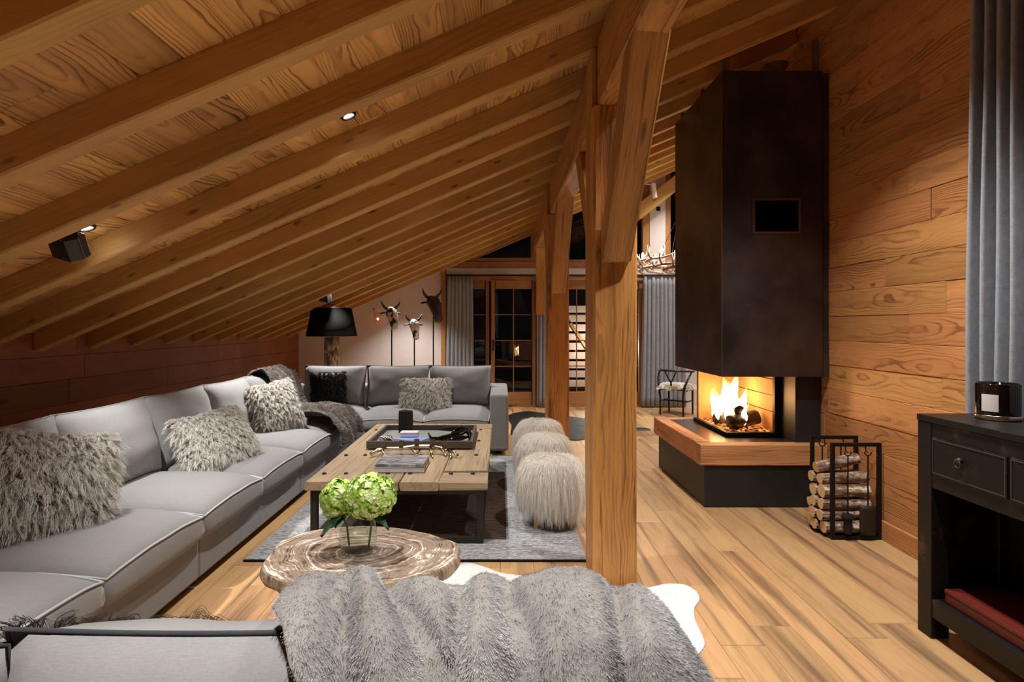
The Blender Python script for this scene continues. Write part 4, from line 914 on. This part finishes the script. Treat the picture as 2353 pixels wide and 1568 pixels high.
for i, (x, y, h, r, lean) in enumerate(((2.06,5.10,.40,.050,-.03),(2.12,5.16,.47,.060,.02),(2.17,5.10,.34,.045,.03),(2.10,5.28,.42,.055,-.02),(2.02,5.22,.30,.04,-.02),(2.20,5.24,.26,.04,.01),(2.05,5.42,.30,.045,0),(2.14,4.98,.20,.03,.03),(2.10,5.50,.20,.035,.0),(2.15,5.38,.36,.05,.02))):
    def fn(u, v):
        a = 2*pi*v; rr_ = r*(sin(pi*min(1, u*.93+.09))**.75)*(1-.45*u)*(1+.35*noise.noise((cos(a)*1.5+i*5, sin(a)*1.5, u*4)))
        sw = .03*sin(u*7+i)*u
        return (x+lean*u+sw+rr_*cos(a), y+sw*.6+rr_*sin(a), .57+h*u)
    put('tongue', MB().grid(fn, 16, 12, cv=True), M_flame, fl_, smooth=True, fix=False)
for p, e, s_ in (((2.10, 5.15, .80), 17, .07), ((2.08, 5.35, .75), 8, .06)):
    ld = bpy.data.lights.new('fire_light', 'POINT'); ld.energy = e; ld.color = (1, .50, .20); ld.shadow_soft_size = s_
    lo = bpy.data.objects.new('fire_light', ld); lo.location = p; C.objects.link(lo)

# ------------------------------------------------------------------ log rack, logs and tools
fr_ = thing('log_rack', 'black iron log rack with two open frames beside the hearth', 'log rack', (2.41, 3.93, 0))
rx0, rx1, ry0, ry1, rh = 2.235, 2.575, 3.82, 4.07, .63
for y in (ry0, ry1):
    for x in (rx0, rx1-.026): put('upright', MB().bb(x, x+.026, y, y+.02, .02, rh), M_black, fr_, bev=.002)
    put('top_bar', MB().bb(rx0, rx1, y, y+.02, rh, rh+.024), M_black, fr_, bev=.002)
    put('bottom_bar', MB().bb(rx0, rx1, y, y+.02, 0, .024), M_black, fr_, bev=.002)
    for x in (rx0+.10, rx0+.235): put('tool_hook', MB().tube([(x, y+.01, rh), (x, y+.005, rh-.03), (x, y-.012, rh-.035)], .004, 6), M_black, fr_)
put('base_plate', MB().bb(rx0+.002, rx1-.002, ry0+.021, ry1-.001, .003, .012), M_black, fr_)
for x in (rx0, rx1-.026): put('bottom_bar', MB().bb(x, x+.026, ry0+.021, ry1-.001, .0125, .026), M_black, fr_)
w = NT('bark'); tc = w.n('TexCoord'); nz = w.noise(w.vm('MULTIPLY', tc.outputs['Object'], (5, 16, 16)), 2.0, 5, .7); oi = w.n('ObjectInfo')
cb = w.ramp(nz.outputs[0], [(.34, srgb(62,46,36)), (.5, srgb(128,104,84)), (.62, srgb(206,190,172))])
hs = w.n('HueSaturation'); w.l(cb, hs.inputs['Color']); w.l(w.math('ADD', w.math('MULTIPLY', oi.outputs['Random'], .5), .75), hs.inputs['Value'])
w.set(Base_Color=hs.outputs[0], Roughness=.85); w.bump(nz.outputs[0], .8, .01); M_bark = w.mat
w = NT('log_end'); tc = w.n('TexCoord'); lv_ = w.n('VectorMath', operation='LENGTH'); w.l(w.vm('MULTIPLY', tc.outputs['Object'], (0, 1, 1)), lv_.inputs[0])
w.set(Base_Color=w.mix(w.math('MULTIPLY', w.math('FRACT', w.math('MULTIPLY', lv_.outputs['Value'], 130)), .5), srgb(222,192,146), srgb(176,140,96)), Roughness=.8); M_lend = w.mat
LOGS = [(3.885,.068,.042,-.02,'lowest log at the front of the rack'),(3.965,.064,.038,-.03,'lowest log in the middle of the rack'),(4.035,.062,.034,-.035,'lowest log at the back of the rack'),
 (3.90,.148,.036,-.03,'second-layer log at the front of the rack'),(3.975,.142,.038,-.045,'second-layer log in the middle of the rack'),(4.04,.132,.032,-.03,'second-layer log at the back of the rack'),
 (3.895,.222,.036,-.02,'third-layer log at the front of the rack'),(3.968,.222,.036,-.05,'third-layer log in the middle of the rack'),(4.035,.20,.032,-.04,'third-layer log at the back of the rack'),
 (3.905,.305,.045,-.01,'thick pale log lying high at the front of the rack'),(3.998,.298,.042,-.04,'dark barked log lying high at the back of the rack'),
 (3.925,.388,.038,-.02,'reddish log just under the topmost one in the rack'),(4.01,.382,.036,-.03,'log behind the reddish one near the top of the rack'),(3.95,.462,.038,-.045,'topmost log in the rack, pale and tilted up to the right')]
for i, (y, z, r, dx, l) in enumerate(LOGS):
    tl = (.0 if i < 11 else (.015 if i < 13 else .05)); xa, xb = rx0+dx, rx1-.03-(.05 if i == 13 else 0)+.0
    M, L = frame_M((xa-.012*math.sin(i*2.3), y, z), (xb-.02*abs(math.sin(i*1.7)), y+.008*math.sin(i*3.1), z+tl+.006*math.sin(i*5))); place('firewood_log', log_mb(L, r, i+10), [M_bark, M_lend], M, smooth=False, label=l, cat='log', group='logs in the iron rack')
def tool(name, label, x, y, ztop, head):
    t = thing(name, label, 'fire tool', (x, y, .1))
    put('handle_ring', MB().tube([(x+.022*cos(a), y, ztop-.022+.022*sin(a)) for a in np.linspace(pi*.95, pi*2.05, 18)], .004, 6), M_black, t, smooth=True)
    put('rod', MB().tube([(x, y, ztop-.044), (x, y, .17)], .0045, 8), M_black, t)
    if head == 'brush': put('brush_head', MB().lathe([(.0,.18),(.035,.18),(.040,.16),(.026,.14),(.022,.05),(0,.05)], (x, y, 0), 16), plain('bristles', srgb(16,15,15), .9, bscale=200, bamt=.6), t)
    if head == 'shovel':
        mb = MB().grid(lambda u, v: (x-.055+.11*u, y-.012+.016*(2*u-1)**2, .24-.20*v), 8, 6); o = put('shovel_blade', mb, M_iron, t, smooth=True, fix=False); m = o.modifiers.new('thickness', 'SOLIDIFY'); m.thickness = .003
    if head == 'poker': put('poker_tip', MB().tube([(x, y, .17), (x, y, .08), (x+.03, y, .10)], [.005,.006,.003], 6), M_black, t)
    if head == 'tongs': put('tong_arm', MB().tube([(x, y, .3), (x+.03, y, .2), (x+.008, y, .09)], .004, 6), M_black, t); put('tong_arm', MB().tube([(x, y, .3), (x-.03, y, .2), (x-.008, y, .09)], .004, 6), M_black, t)
tool('hearth_brush', 'black hearth brush hanging on the front frame of the log rack', rx0+.10, ry0-.018, .618, 'brush')
tool('hearth_shovel', 'black hearth shovel hanging on the front frame of the log rack', rx0+.235, ry0-.018, .618, 'shovel')
tool('hearth_poker', 'black poker hanging on the back frame of the log rack, left hook', rx0+.10, ry1+.035, .618, 'poker')
tool('hearth_tongs', 'black tongs hanging on the back frame of the log rack, right hook', rx0+.235, ry1+.035, .618, 'tongs')

# ------------------------------------------------------------------ black lacquer cabinet
w = NT('worn_black_lacquer'); tc = w.n('TexCoord'); a_ = w.noise(tc.outputs['Object'], 9, 6, .7); b_ = w.noise(w.vm('MULTIPLY', tc.outputs['Object'], (1, 1, 1)), 2.4, 3)
f_ = w.math('MULTIPLY', w.ramp(a_.outputs[0], [(.56, G(0)), (.72, G(1))]), w.ramp(b_.outputs[0], [(.4, G(0)), (.65, G(1))]))
w.set(Base_Color=w.mix(f_, srgb(24,22,21), srgb(84,62,42)), Roughness=.42, Specular_IOR_Level=.3); w.bump(a_.outputs[0], .15, .004); M_lacq = w.mat
cb_ = thing('cabinet', 'old black lacquer cabinet with drawers above an open shelf, by the curtain', 'cabinet', (2.28, 2.08, 0))
cx0, cx1, cy0, cy1 = 1.99, 2.39, 1.43, 2.70
put('top_board', MB().bb(cx0-.004, cx1, cy0, cy1+.002, 1.0, 1.03), M_lacq, cb_, bev=.004)
for y in (cy0, cy1-.085):
    for x in (cx0, cx1-.085): put('leg', MB().bb(x, x+.085, y, y+.085, 0, .999), M_lacq, cb_, bev=.004)
put('apron', MB().bb(cx0+.004, cx0+.028, cy0+.086, cy1-.086, .70, .999), M_lacq, cb_, bev=.002)
put('side_panel', MB().bb(cx0+.086, cx1-.086, cy1-.06, cy1-.03, .10, .999), M_lacq, cb_); put('side_panel', MB().bb(cx0+.086, cx1-.086, cy0+.03, cy0+.06, .10, .999), M_lacq, cb_)
put('back_panel', MB().bb(cx1-.04, cx1-.02, cy0+.086, cy1-.086, .10, .999), M_lacq, cb_)
put('inner_divider', MB().bb(cx0+.09, cx1-.09, 2.0, 2.03, .19, .70), M_lacq, cb_)
put('shelf_rail', MB().bb(cx0+.004, cx0+.034, cy0+.086, cy1-.086, .10, .185), M_lacq, cb_, bev=.003)
put('shelf_board', MB().bb(cx0+.035, cx1-.041, cy0+.062, cy1-.062, .165, .185), M_lacq, cb_)
M_edge = plain('worn_edge', srgb(70,64,58), .5)
for i in range(3):
    b = 2.605-.40*i; a = b-.385
    d = put('drawer', MB().bb(cx0-.003, cx0+.0035, a, b, .765, .935), M_lacq, cb_, bev=.002)
    put('drawer_bead', MB().bb(cx0-.0055, cx0-.0032, a+.004, b-.004, .925, .929).bb(cx0-.0055, cx0-.0032, a+.004, b-.004, .772, .776).bb(cx0-.0055, cx0-.0032, a+.004, a+.008, .776, .925).bb(cx0-.0055, cx0-.0032, b-.008, b-.004, .776, .925), M_edge, d)
    yc = (a+b)/2+.03
    put('knob', MB().tube([(cx0-.0035, yc, .865), (cx0-.02, yc, .865)], [.013, .010], 12).tube([(cx0-.018, yc+.016*cos(q), .850+.016*sin(q)) for q in np.linspace(0, 2*pi, 18)], .003, 6, cap=False), plain('knob_iron', srgb(74,66,58), .45, metal=.7), d, smooth=True)
rb = thing('box', 'flat dark red lacquer box lying on the cabinet shelf', 'box', (2.2, 2.39, .186))
M_redl = plain('red_lacquer', srgb(104,36,28), .4, var=.3)
put('body', MB().bb(2.03, 2.31, 2.19, 2.585, .1865, .228), M_redl, rb, bev=.003); put('lid', MB().bb(2.028, 2.312, 2.188, 2.587, .2285, .246), M_redl, rb, bev=.003)
jc = (2.225, 2.53, 1.0305)
jn = thing('candle_jar', 'large black glass candle jar with a pale label on the black cabinet', 'candle', jc)
put('jar', MB().lathe([(0,.0),(.074,.0),(.080,.006),(.081,.020),(.081,.158),(.078,.162),(.074,.160),(.074,.07),(0,.07)], jc, 40), plain('black_glass', srgb(9,8,9), .06, spec=.7), jn, smooth=True)
put('clear_base', MB().lathe([(.0815,.003),(.0825,.006),(.0825,.019),(.0815,.022)], jc, 40), M_chrome, jn, smooth=True)
put('label', MB().grid(lambda u, v: (jc[0]+.0816*cos(R(186+44*u)), jc[1]+.0816*sin(R(186+44*u)), jc[2]+.04+.075*v), 10, 1), plain('label_paper', srgb(214,210,208), .6), jn, fix=False, label='pale blank paper label')
put('wax', MB().lathe([(0,.071),(.0735,.071),(.0735,.12),(0,.125)], jc, 30), M_wax, jn)

# ------------------------------------------------------------------ lamp, heads, pendant, speakers
lc = (-2.40, 8.05, 0)
lp = thing('floor_lamp', 'lamp with a rough birch log base and a wide black drum shade', 'lamp', lc)
mb = MB(); mb.grid(lambda u, v: (lc[0]+(.105+.010*noise.noise((cos(2*pi*v)*2, sin(2*pi*v)*2, u*6)))*cos(2*pi*v), lc[1]+(.105+.010*noise.noise((cos(2*pi*v)*2, sin(2*pi*v)*2, u*6+9)))*sin(2*pi*v), .03+1.25*u), 24, 20, cv=True)
mb.f.append(tuple(24*20+j for j in range(20))); mb.m.append(0)
w = NT('birch_log'); tc = w.n('TexCoord'); nz = w.noise(w.vm('MULTIPLY', tc.outputs['Object'], (10, 10, 4)), 2.2, 5, .75)
w.set(Base_Color=w.ramp(nz.outputs[0], [(.36, srgb(54,42,32)), (.5, srgb(140,110,78)), (.62, srgb(206,186,156))]), Roughness=.85); w.bump(nz.outputs[0], .9, .02)
put('log_base', mb, w.mat, lp, smooth=True); put('foot_disc', MB().lathe([(0,0),(.15,0),(.15,.03),(0,.03)], lc, 28), M_black, lp)
M_shade = plain('black_shade', srgb(11,10,10), .95, spec=.1)
so_ = put('shade', MB().lathe([(.355,1.298),(.272,1.70)], lc, 48), M_shade, lp, smooth=True, fix=False)
so_.data.polygons.foreach_set('use_smooth', [True]*len(so_.data.polygons))
# lathe caps removed so the drum stays open
bm = bmesh.new(); bm.from_mesh(so_.data); bmesh.ops.delete(bm, geom=[f for f in bm.faces if len(f.verts) > 4], context='FACES_ONLY'); bm.to_mesh(so_.data); bm.free()
m_ = so_.modifiers.new('thickness', 'SOLIDIFY'); m_.thickness = .006
put('shade_rim', MB().tube([(lc[0]+.274*cos(a), lc[1]+.274*sin(a), 1.70) for a in np.linspace(0, 2*pi, 48)], .006, 6, cap=False), plain('rim', srgb(96,88,84), .5), lp)
put('stem', MB().tube([(lc[0], lc[1], 1.27), (lc[0], lc[1], 1.55)], .012, 8), M_chrome, lp); put('bulb', MB().lathe([(0,1.44),(.02,1.45),(.04,1.50),(.03,1.55),(0,1.57)], lc, 16), M_white, lp, smooth=True)
put('spider', MB().tube([(lc[0]-.27, lc[1], 1.68), (lc[0]+.27, lc[1], 1.68)], .003, 6).tube([(lc[0], lc[1], 1.55), (lc[0], lc[1], 1.68)], .004, 6), M_black, lp)
def headmat(name, base, patch, lo, hi):
    w = NT(name); tc = w.n('TexCoord'); nz = w.noise(tc.outputs['Object'], 6.5, 2)
    w.set(Base_Color=w.ramp(nz.outputs[0], [(lo, base), (hi, patch)]), Roughness=.5); w.bump(w.noise(tc.outputs['Object'], 40, 3).outputs[0], .4, .005); return w.mat
M_bull1 = headmat('carved_black_white', srgb(44,36,32), srgb(222,214,206), .42, .47); M_bull2 = headmat('carved_dark', srgb(40,34,31), srgb(78,66,58), .5, .8)
def bull(x, y, zc_, s, yaw, mat, label):
    t = thing('bull_head', label, 'sculpture', (x, y, 0))
    M = TR(x, y, zc_) @ RZ(yaw) @ RX(R(0))
    def V(p): return (p[0]*s, p[1]*s, p[2]*s)
    # face looks along -Y, tilted down: crown at the back top, muzzle low in front
    ax = [(0,.10,.10),(0,.05,.115),(0,-.02,.085),(0,-.07,.02),(0,-.105,-.06),(0,-.135,-.135),(0,-.16,-.20),(0,-.17,-.225)]
    place('face', MB().tube([V(p) for p in ax], [q*s for q in (.04,.088,.105,.098,.080,.064,.066,.035)], 16), mat, M, t, smooth=True)
    for sg in (-1, 1):
        place('horn', MB().tube([V(p) for p in ((sg*.06,.04,.16),(sg*.11,.04,.19),(sg*.155,.03,.24),(sg*.18,.02,.31))], [q*s for q in (.028,.025,.018,.004)], 10), M_bull2, M, t, smooth=True)
        place('ear', MB().tube([V(p) for p in ((sg*.08,.05,.09),(sg*.13,.05,.085),(sg*.18,.04,.075),(sg*.21,.035,.07))], [q*s for q in (.02,.034,.028,.006)], 10, flat=.5), M_bull2, M, t, smooth=True)
        place('eye', MB().lathe([(0,-.013*s),(.009*s,-.009*s),(.013*s,0),(.009*s,.009*s),(0,.013*s)], V((sg*.088,-.055,.055)), 10), M_speaker, M, t, smooth=True)
        place('nostril', MB().lathe([(0,-.009*s),(.009*s,0),(0,.009*s)], V((sg*.035,-.20,-.195)), 8), M_speaker, M, t, smooth=True)
    put('pole', MB().tube([(x, y+.05*s, .02), (x, y+.05*s, zc_+.04*s)], .010, 8), M_black, t); put('foot_plate', MB().lathe([(0,0),(.14,0),(.14,.018),(0,.02)], (x, y+.05, 0), 24), M_black, t)
bull(-1.70, 8.8, 1.57, .86, R(32), M_bull1, 'black and white bull head on a pole, beside the birch log lamp')
bull(-1.36, 8.9, 1.40, .74, R(24), M_bull1, 'smallest bull head on a pole, lowest of the three')
bull(-1.05, 8.8, 1.72, .98, R(40), M_bull2, 'dark bull head on the tallest pole, beside the grey curtain')
M_blush = thin_glass('blush_glass', (1,.82,.74,1), 1.6)
pn = thing('pendant_light', 'small blush glass teardrop light hanging on a wire before the white wall', 'light', (-1.90, 9.3, 1.45))
put('hook', MB().lathe([(0,-.012),(.016,0),(0,.014)], (-2.25, 10.06, 1.745), 10).tube([(-2.25,10.06,1.745),(-2.25,10.10,1.745)], .005, 6), M_black, pn)
put('wire', MB().tube([(-2.25, 10.06, 1.742), (-2.24, 10.04, 1.66), (-2.20, 10.02, 1.60)], .0035, 6), M_black, pn)
put('globe', MB().lathe([(0,.16),(.035,.15),(.07,.10),(.085,.03),(.075,-.04),(.045,-.09),(0,-.105)], (-2.165, 9.98, 1.53), 24), M_blush, pn, smooth=True)
put('bulb', MB().lathe([(0,-.02),(.014,-.01),(.016,.01),(0,.03)], (-2.165, 9.98, 1.56), 12), emis('warm_bulb', (1,.7,.45,1), 6), pn)
def speaker(x, y, rz, label, s=1.0):
    z = zc(x); t = thing('speaker', label, 'speaker', (x, y, z-.2))
    M = TR(x, y, z-.115*s) @ RZ(rz) @ RX(R(24)) @ RY(R(14))
    bx = MB().prism([(-.095*s,-.06*s),(.095*s,-.06*s),(.115*s,.02*s),(.07*s,.09*s),(-.07*s,.09*s),(-.115*s,.02*s)], -.075*s, .075*s, 'z')
    place('cabinet_shell', bx, M_speaker, M, t, bev=.008)
    place('grille', MB().box((0,-.0625*s,0), (.165*s,.004,.125*s)), plain('grille_cloth', srgb(22,22,23), .7, bscale=300), M, t); place('badge', MB().box((.05*s,-.0655*s,-.048*s), (.03*s,.002,.006*s)), M_chrome, M, t)
    put('bracket', MB().tube([(x, y+.02, z-.06*s), (x, y+.02, z-.002)], .016, 10).lathe([(0,-.008),(.035,-.008),(.035,0),(0,0)], (x, y+.02, z-.004), 16), M_speaker, t)
speaker(-2.28, 2.98, R(-30), 'black loudspeaker fixed under the ceiling boards above the left sofa', .82)
speaker(-2.36, 7.62, R(-30), 'far black loudspeaker under the rafters above the log lamp', .8)
# white spot on the gable beam
ws = thing('wall_spot', 'small white spot lamp fixed on the gable beam beside the timber brace', 'light', (2.62, 9.55, 3.6))
put('lamp_body', MB().tube([(2.60, 9.62, 3.86), (2.62, 9.60, 3.62)], .04, 16), M_white, ws, smooth=False); put('arm', MB().tube([(2.60, 9.62, 3.84), (2.45, 9.66, 3.87)], .008, 8).tube([(2.60, 9.62, 3.86), (2.56, 9.63, 3.92)], .008, 8), M_white, ws)

# ------------------------------------------------------------------ antler chandelier
cc_ = Vector((2.52, 8.0, 2.27)); ch_ = thing('chandelier', 'round chandelier of interlaced pale antlers with lit bulbs', 'chandelier', tuple(cc_))
M_antl = plain('antler', srgb(186,160,142), .5, var=.7, vscale=7, vcol=srgb(104,78,62), bscale=30)
g = random.Random(4)
for k in range(22):
    a0 = 2*pi*k/22; r0 = g.uniform(.44, .53); da = g.uniform(.7, 1.05); z0 = g.uniform(-.10, .08); pts = []
    for i in range(7):
        t = i/6; a = a0+da*t; r_ = r0+.06*sin(t*pi)-.03*t; pts.append(cc_+Vector((r_*cos(a), r_*sin(a), z0+.02*sin(t*6)+.11*t*t)))
    o = put('antler', MB().tube(pts, [.020,.022,.021,.019,.016,.012,.004], 8), M_antl, ch_, smooth=True)
    for j in (2, 4):
        p = pts[j]; d = Vector((p.x-cc_.x, p.y-cc_.y, 0)).normalized(); q = p+d*.07*(1 if j == 2 else -1)+Vector((0,0,.11)); q2 = q+Vector((0,0,.07))
        put('tine', MB().tube([p, (p+q)/2+d*.02, q, q2], [.014,.013,.010,.003], 6), M_antl, o, smooth=True)
put('chain', MB().tube([cc_+Vector((0,0,.1)), (cc_.x, cc_.y, zc(cc_.x)-.02)], .008, 6), M_iron, ch_)
for k in range(3): a = 2*pi*k/3; put('stay', MB().tube([cc_+Vector((.5*cos(a), .5*sin(a), 0)), cc_+Vector((0,0,.75))], .004, 6), M_iron, ch_)
M_bulb = emis('lit_bulb', (1,.86,.68,1), 60)
for (x, y, z) in ((2.0, 7.95, 2.43), (2.17, 7.62, 2.46), (2.52, 7.48, 2.44), (2.9, 7.65, 2.45), (3.04, 8.1, 2.44), (2.75, 8.45, 2.45), (2.3, 8.46, 2.44)):
    put('candle_tube', MB().tube([(x, y, z-.08), (x, y, z-.028)], .010, 8), M_white, ch_); put('bulb', MB().lathe([(0,-.03),(.014,-.022),(.022,0),(.015,.022),(0,.045)], (x, y, z), 12), M_bulb, ch_, smooth=True)
    ld = bpy.data.lights.new('bulb_light', 'POINT'); ld.energy = 1.8; ld.color = (1,.82,.68); ld.shadow_soft_size = .03
    lo = bpy.data.objects.new('bulb_light', ld); lo.location = (x, y, z+.07); C.objects.link(lo)

# ------------------------------------------------------------------ dining chair with a sheepskin
dc = (2.86, 9.22, 0); ct = thing('dining_chair', 'black wooden wishbone dining chair by the grey curtain', 'chair', dc, rz=0)
Mc = TR(*dc) @ RZ(R(-38))
Y_ = lambda pts, r, n=8: MB().tube(pts, r, n)
M_cb = plain('black_chair_wood', srgb(22,20,19), .45)
# local: back at -y, front at +y
place('leg', Y_([(-.20,.21,0),(-.20,.20,.44)], [.014,.019]), M_cb, Mc, ct); place('leg', Y_([(.20,.21,0),(.20,.20,.44)], [.014,.019]), M_cb, Mc, ct)
for sg in (-1, 1): place('leg', Y_([(sg*.19,-.19,0),(sg*.19,-.19,.30),(sg*.21,-.20,.46),(sg*.25,-.14,.60),(sg*.265,-.02,.70)], [.014,.018,.019,.017,.014]), M_cb, Mc, ct, smooth=True)
place('top_rail', Y_([(.275*cos(a), .02+.27*sin(a), .71+.015*sin(-a)) for a in np.linspace(R(-190), R(10), 24)], .017, 10), M_cb, Mc, ct, smooth=True)
place('back_splat', Y_([(0,-.20,.43),(0,-.215,.54)], [.018,.014]).tube([(0,-.215,.53),(-.05,-.23,.62),(-.09,-.235,.71)], .012, 8).tube([(0,-.215,.53),(.05,-.23,.62),(.09,-.235,.71)], .012, 8), M_cb, Mc, ct, smooth=True)
for (a, b) in (((-.2,.2,.42),(.2,.2,.42)), ((-.2,-.19,.42),(.2,-.19,.42)), ((-.2,-.19,.40),(-.2,.2,.40)), ((.2,-.19,.40),(.2,.2,.40)), ((-.2,-.19,.22),(-.2,.2,.22)), ((.2,-.19,.22),(.2,.2,.22)), ((-.2,0,.22),(.2,0,.22))): place('rail', Y_([a, b], .012), M_cb, Mc, ct)
place('seat', MB().box((0,.005,.44), (.44,.41,.025)), plain('paper_cord', srgb(150,130,100), .8), Mc, ct, bev=.01)
sk = thing('sheepskin', 'white sheepskin laid over the seat of the black dining chair', 'sheepskin', (dc[0], dc[1], .455))
mb = MB(); N_ = 28; vs_ = []
for r_, z in ((1.0,-.035),(.97,.0),(.85,.022),(.5,.03),(.05,.032)):
    for k in range(N_): a = 2*pi*k/N_; q = 1+.10*sin(3*a+1)+.07*sin(5*a); vs_.append((.27*q*r_*cos(a), .26*q*r_*sin(a), .462+z))
mb.add(vs_, [(i*N_+j, i*N_+(j+1)%N_, (i+1)*N_+(j+1)%N_, (i+1)*N_+j) for i in range(4) for j in range(N_)]+[tuple(4*N_+j for j in range(N_))])
os_ = place('pelt', mb, M_wskin, Mc, sk, smooth=True); outward(os_.data)
fur(sk, os_, H_wool, 5000, .05, .0018, seed=3, per=10, spread=.01, droop=.4, rand=.5, seg=3)
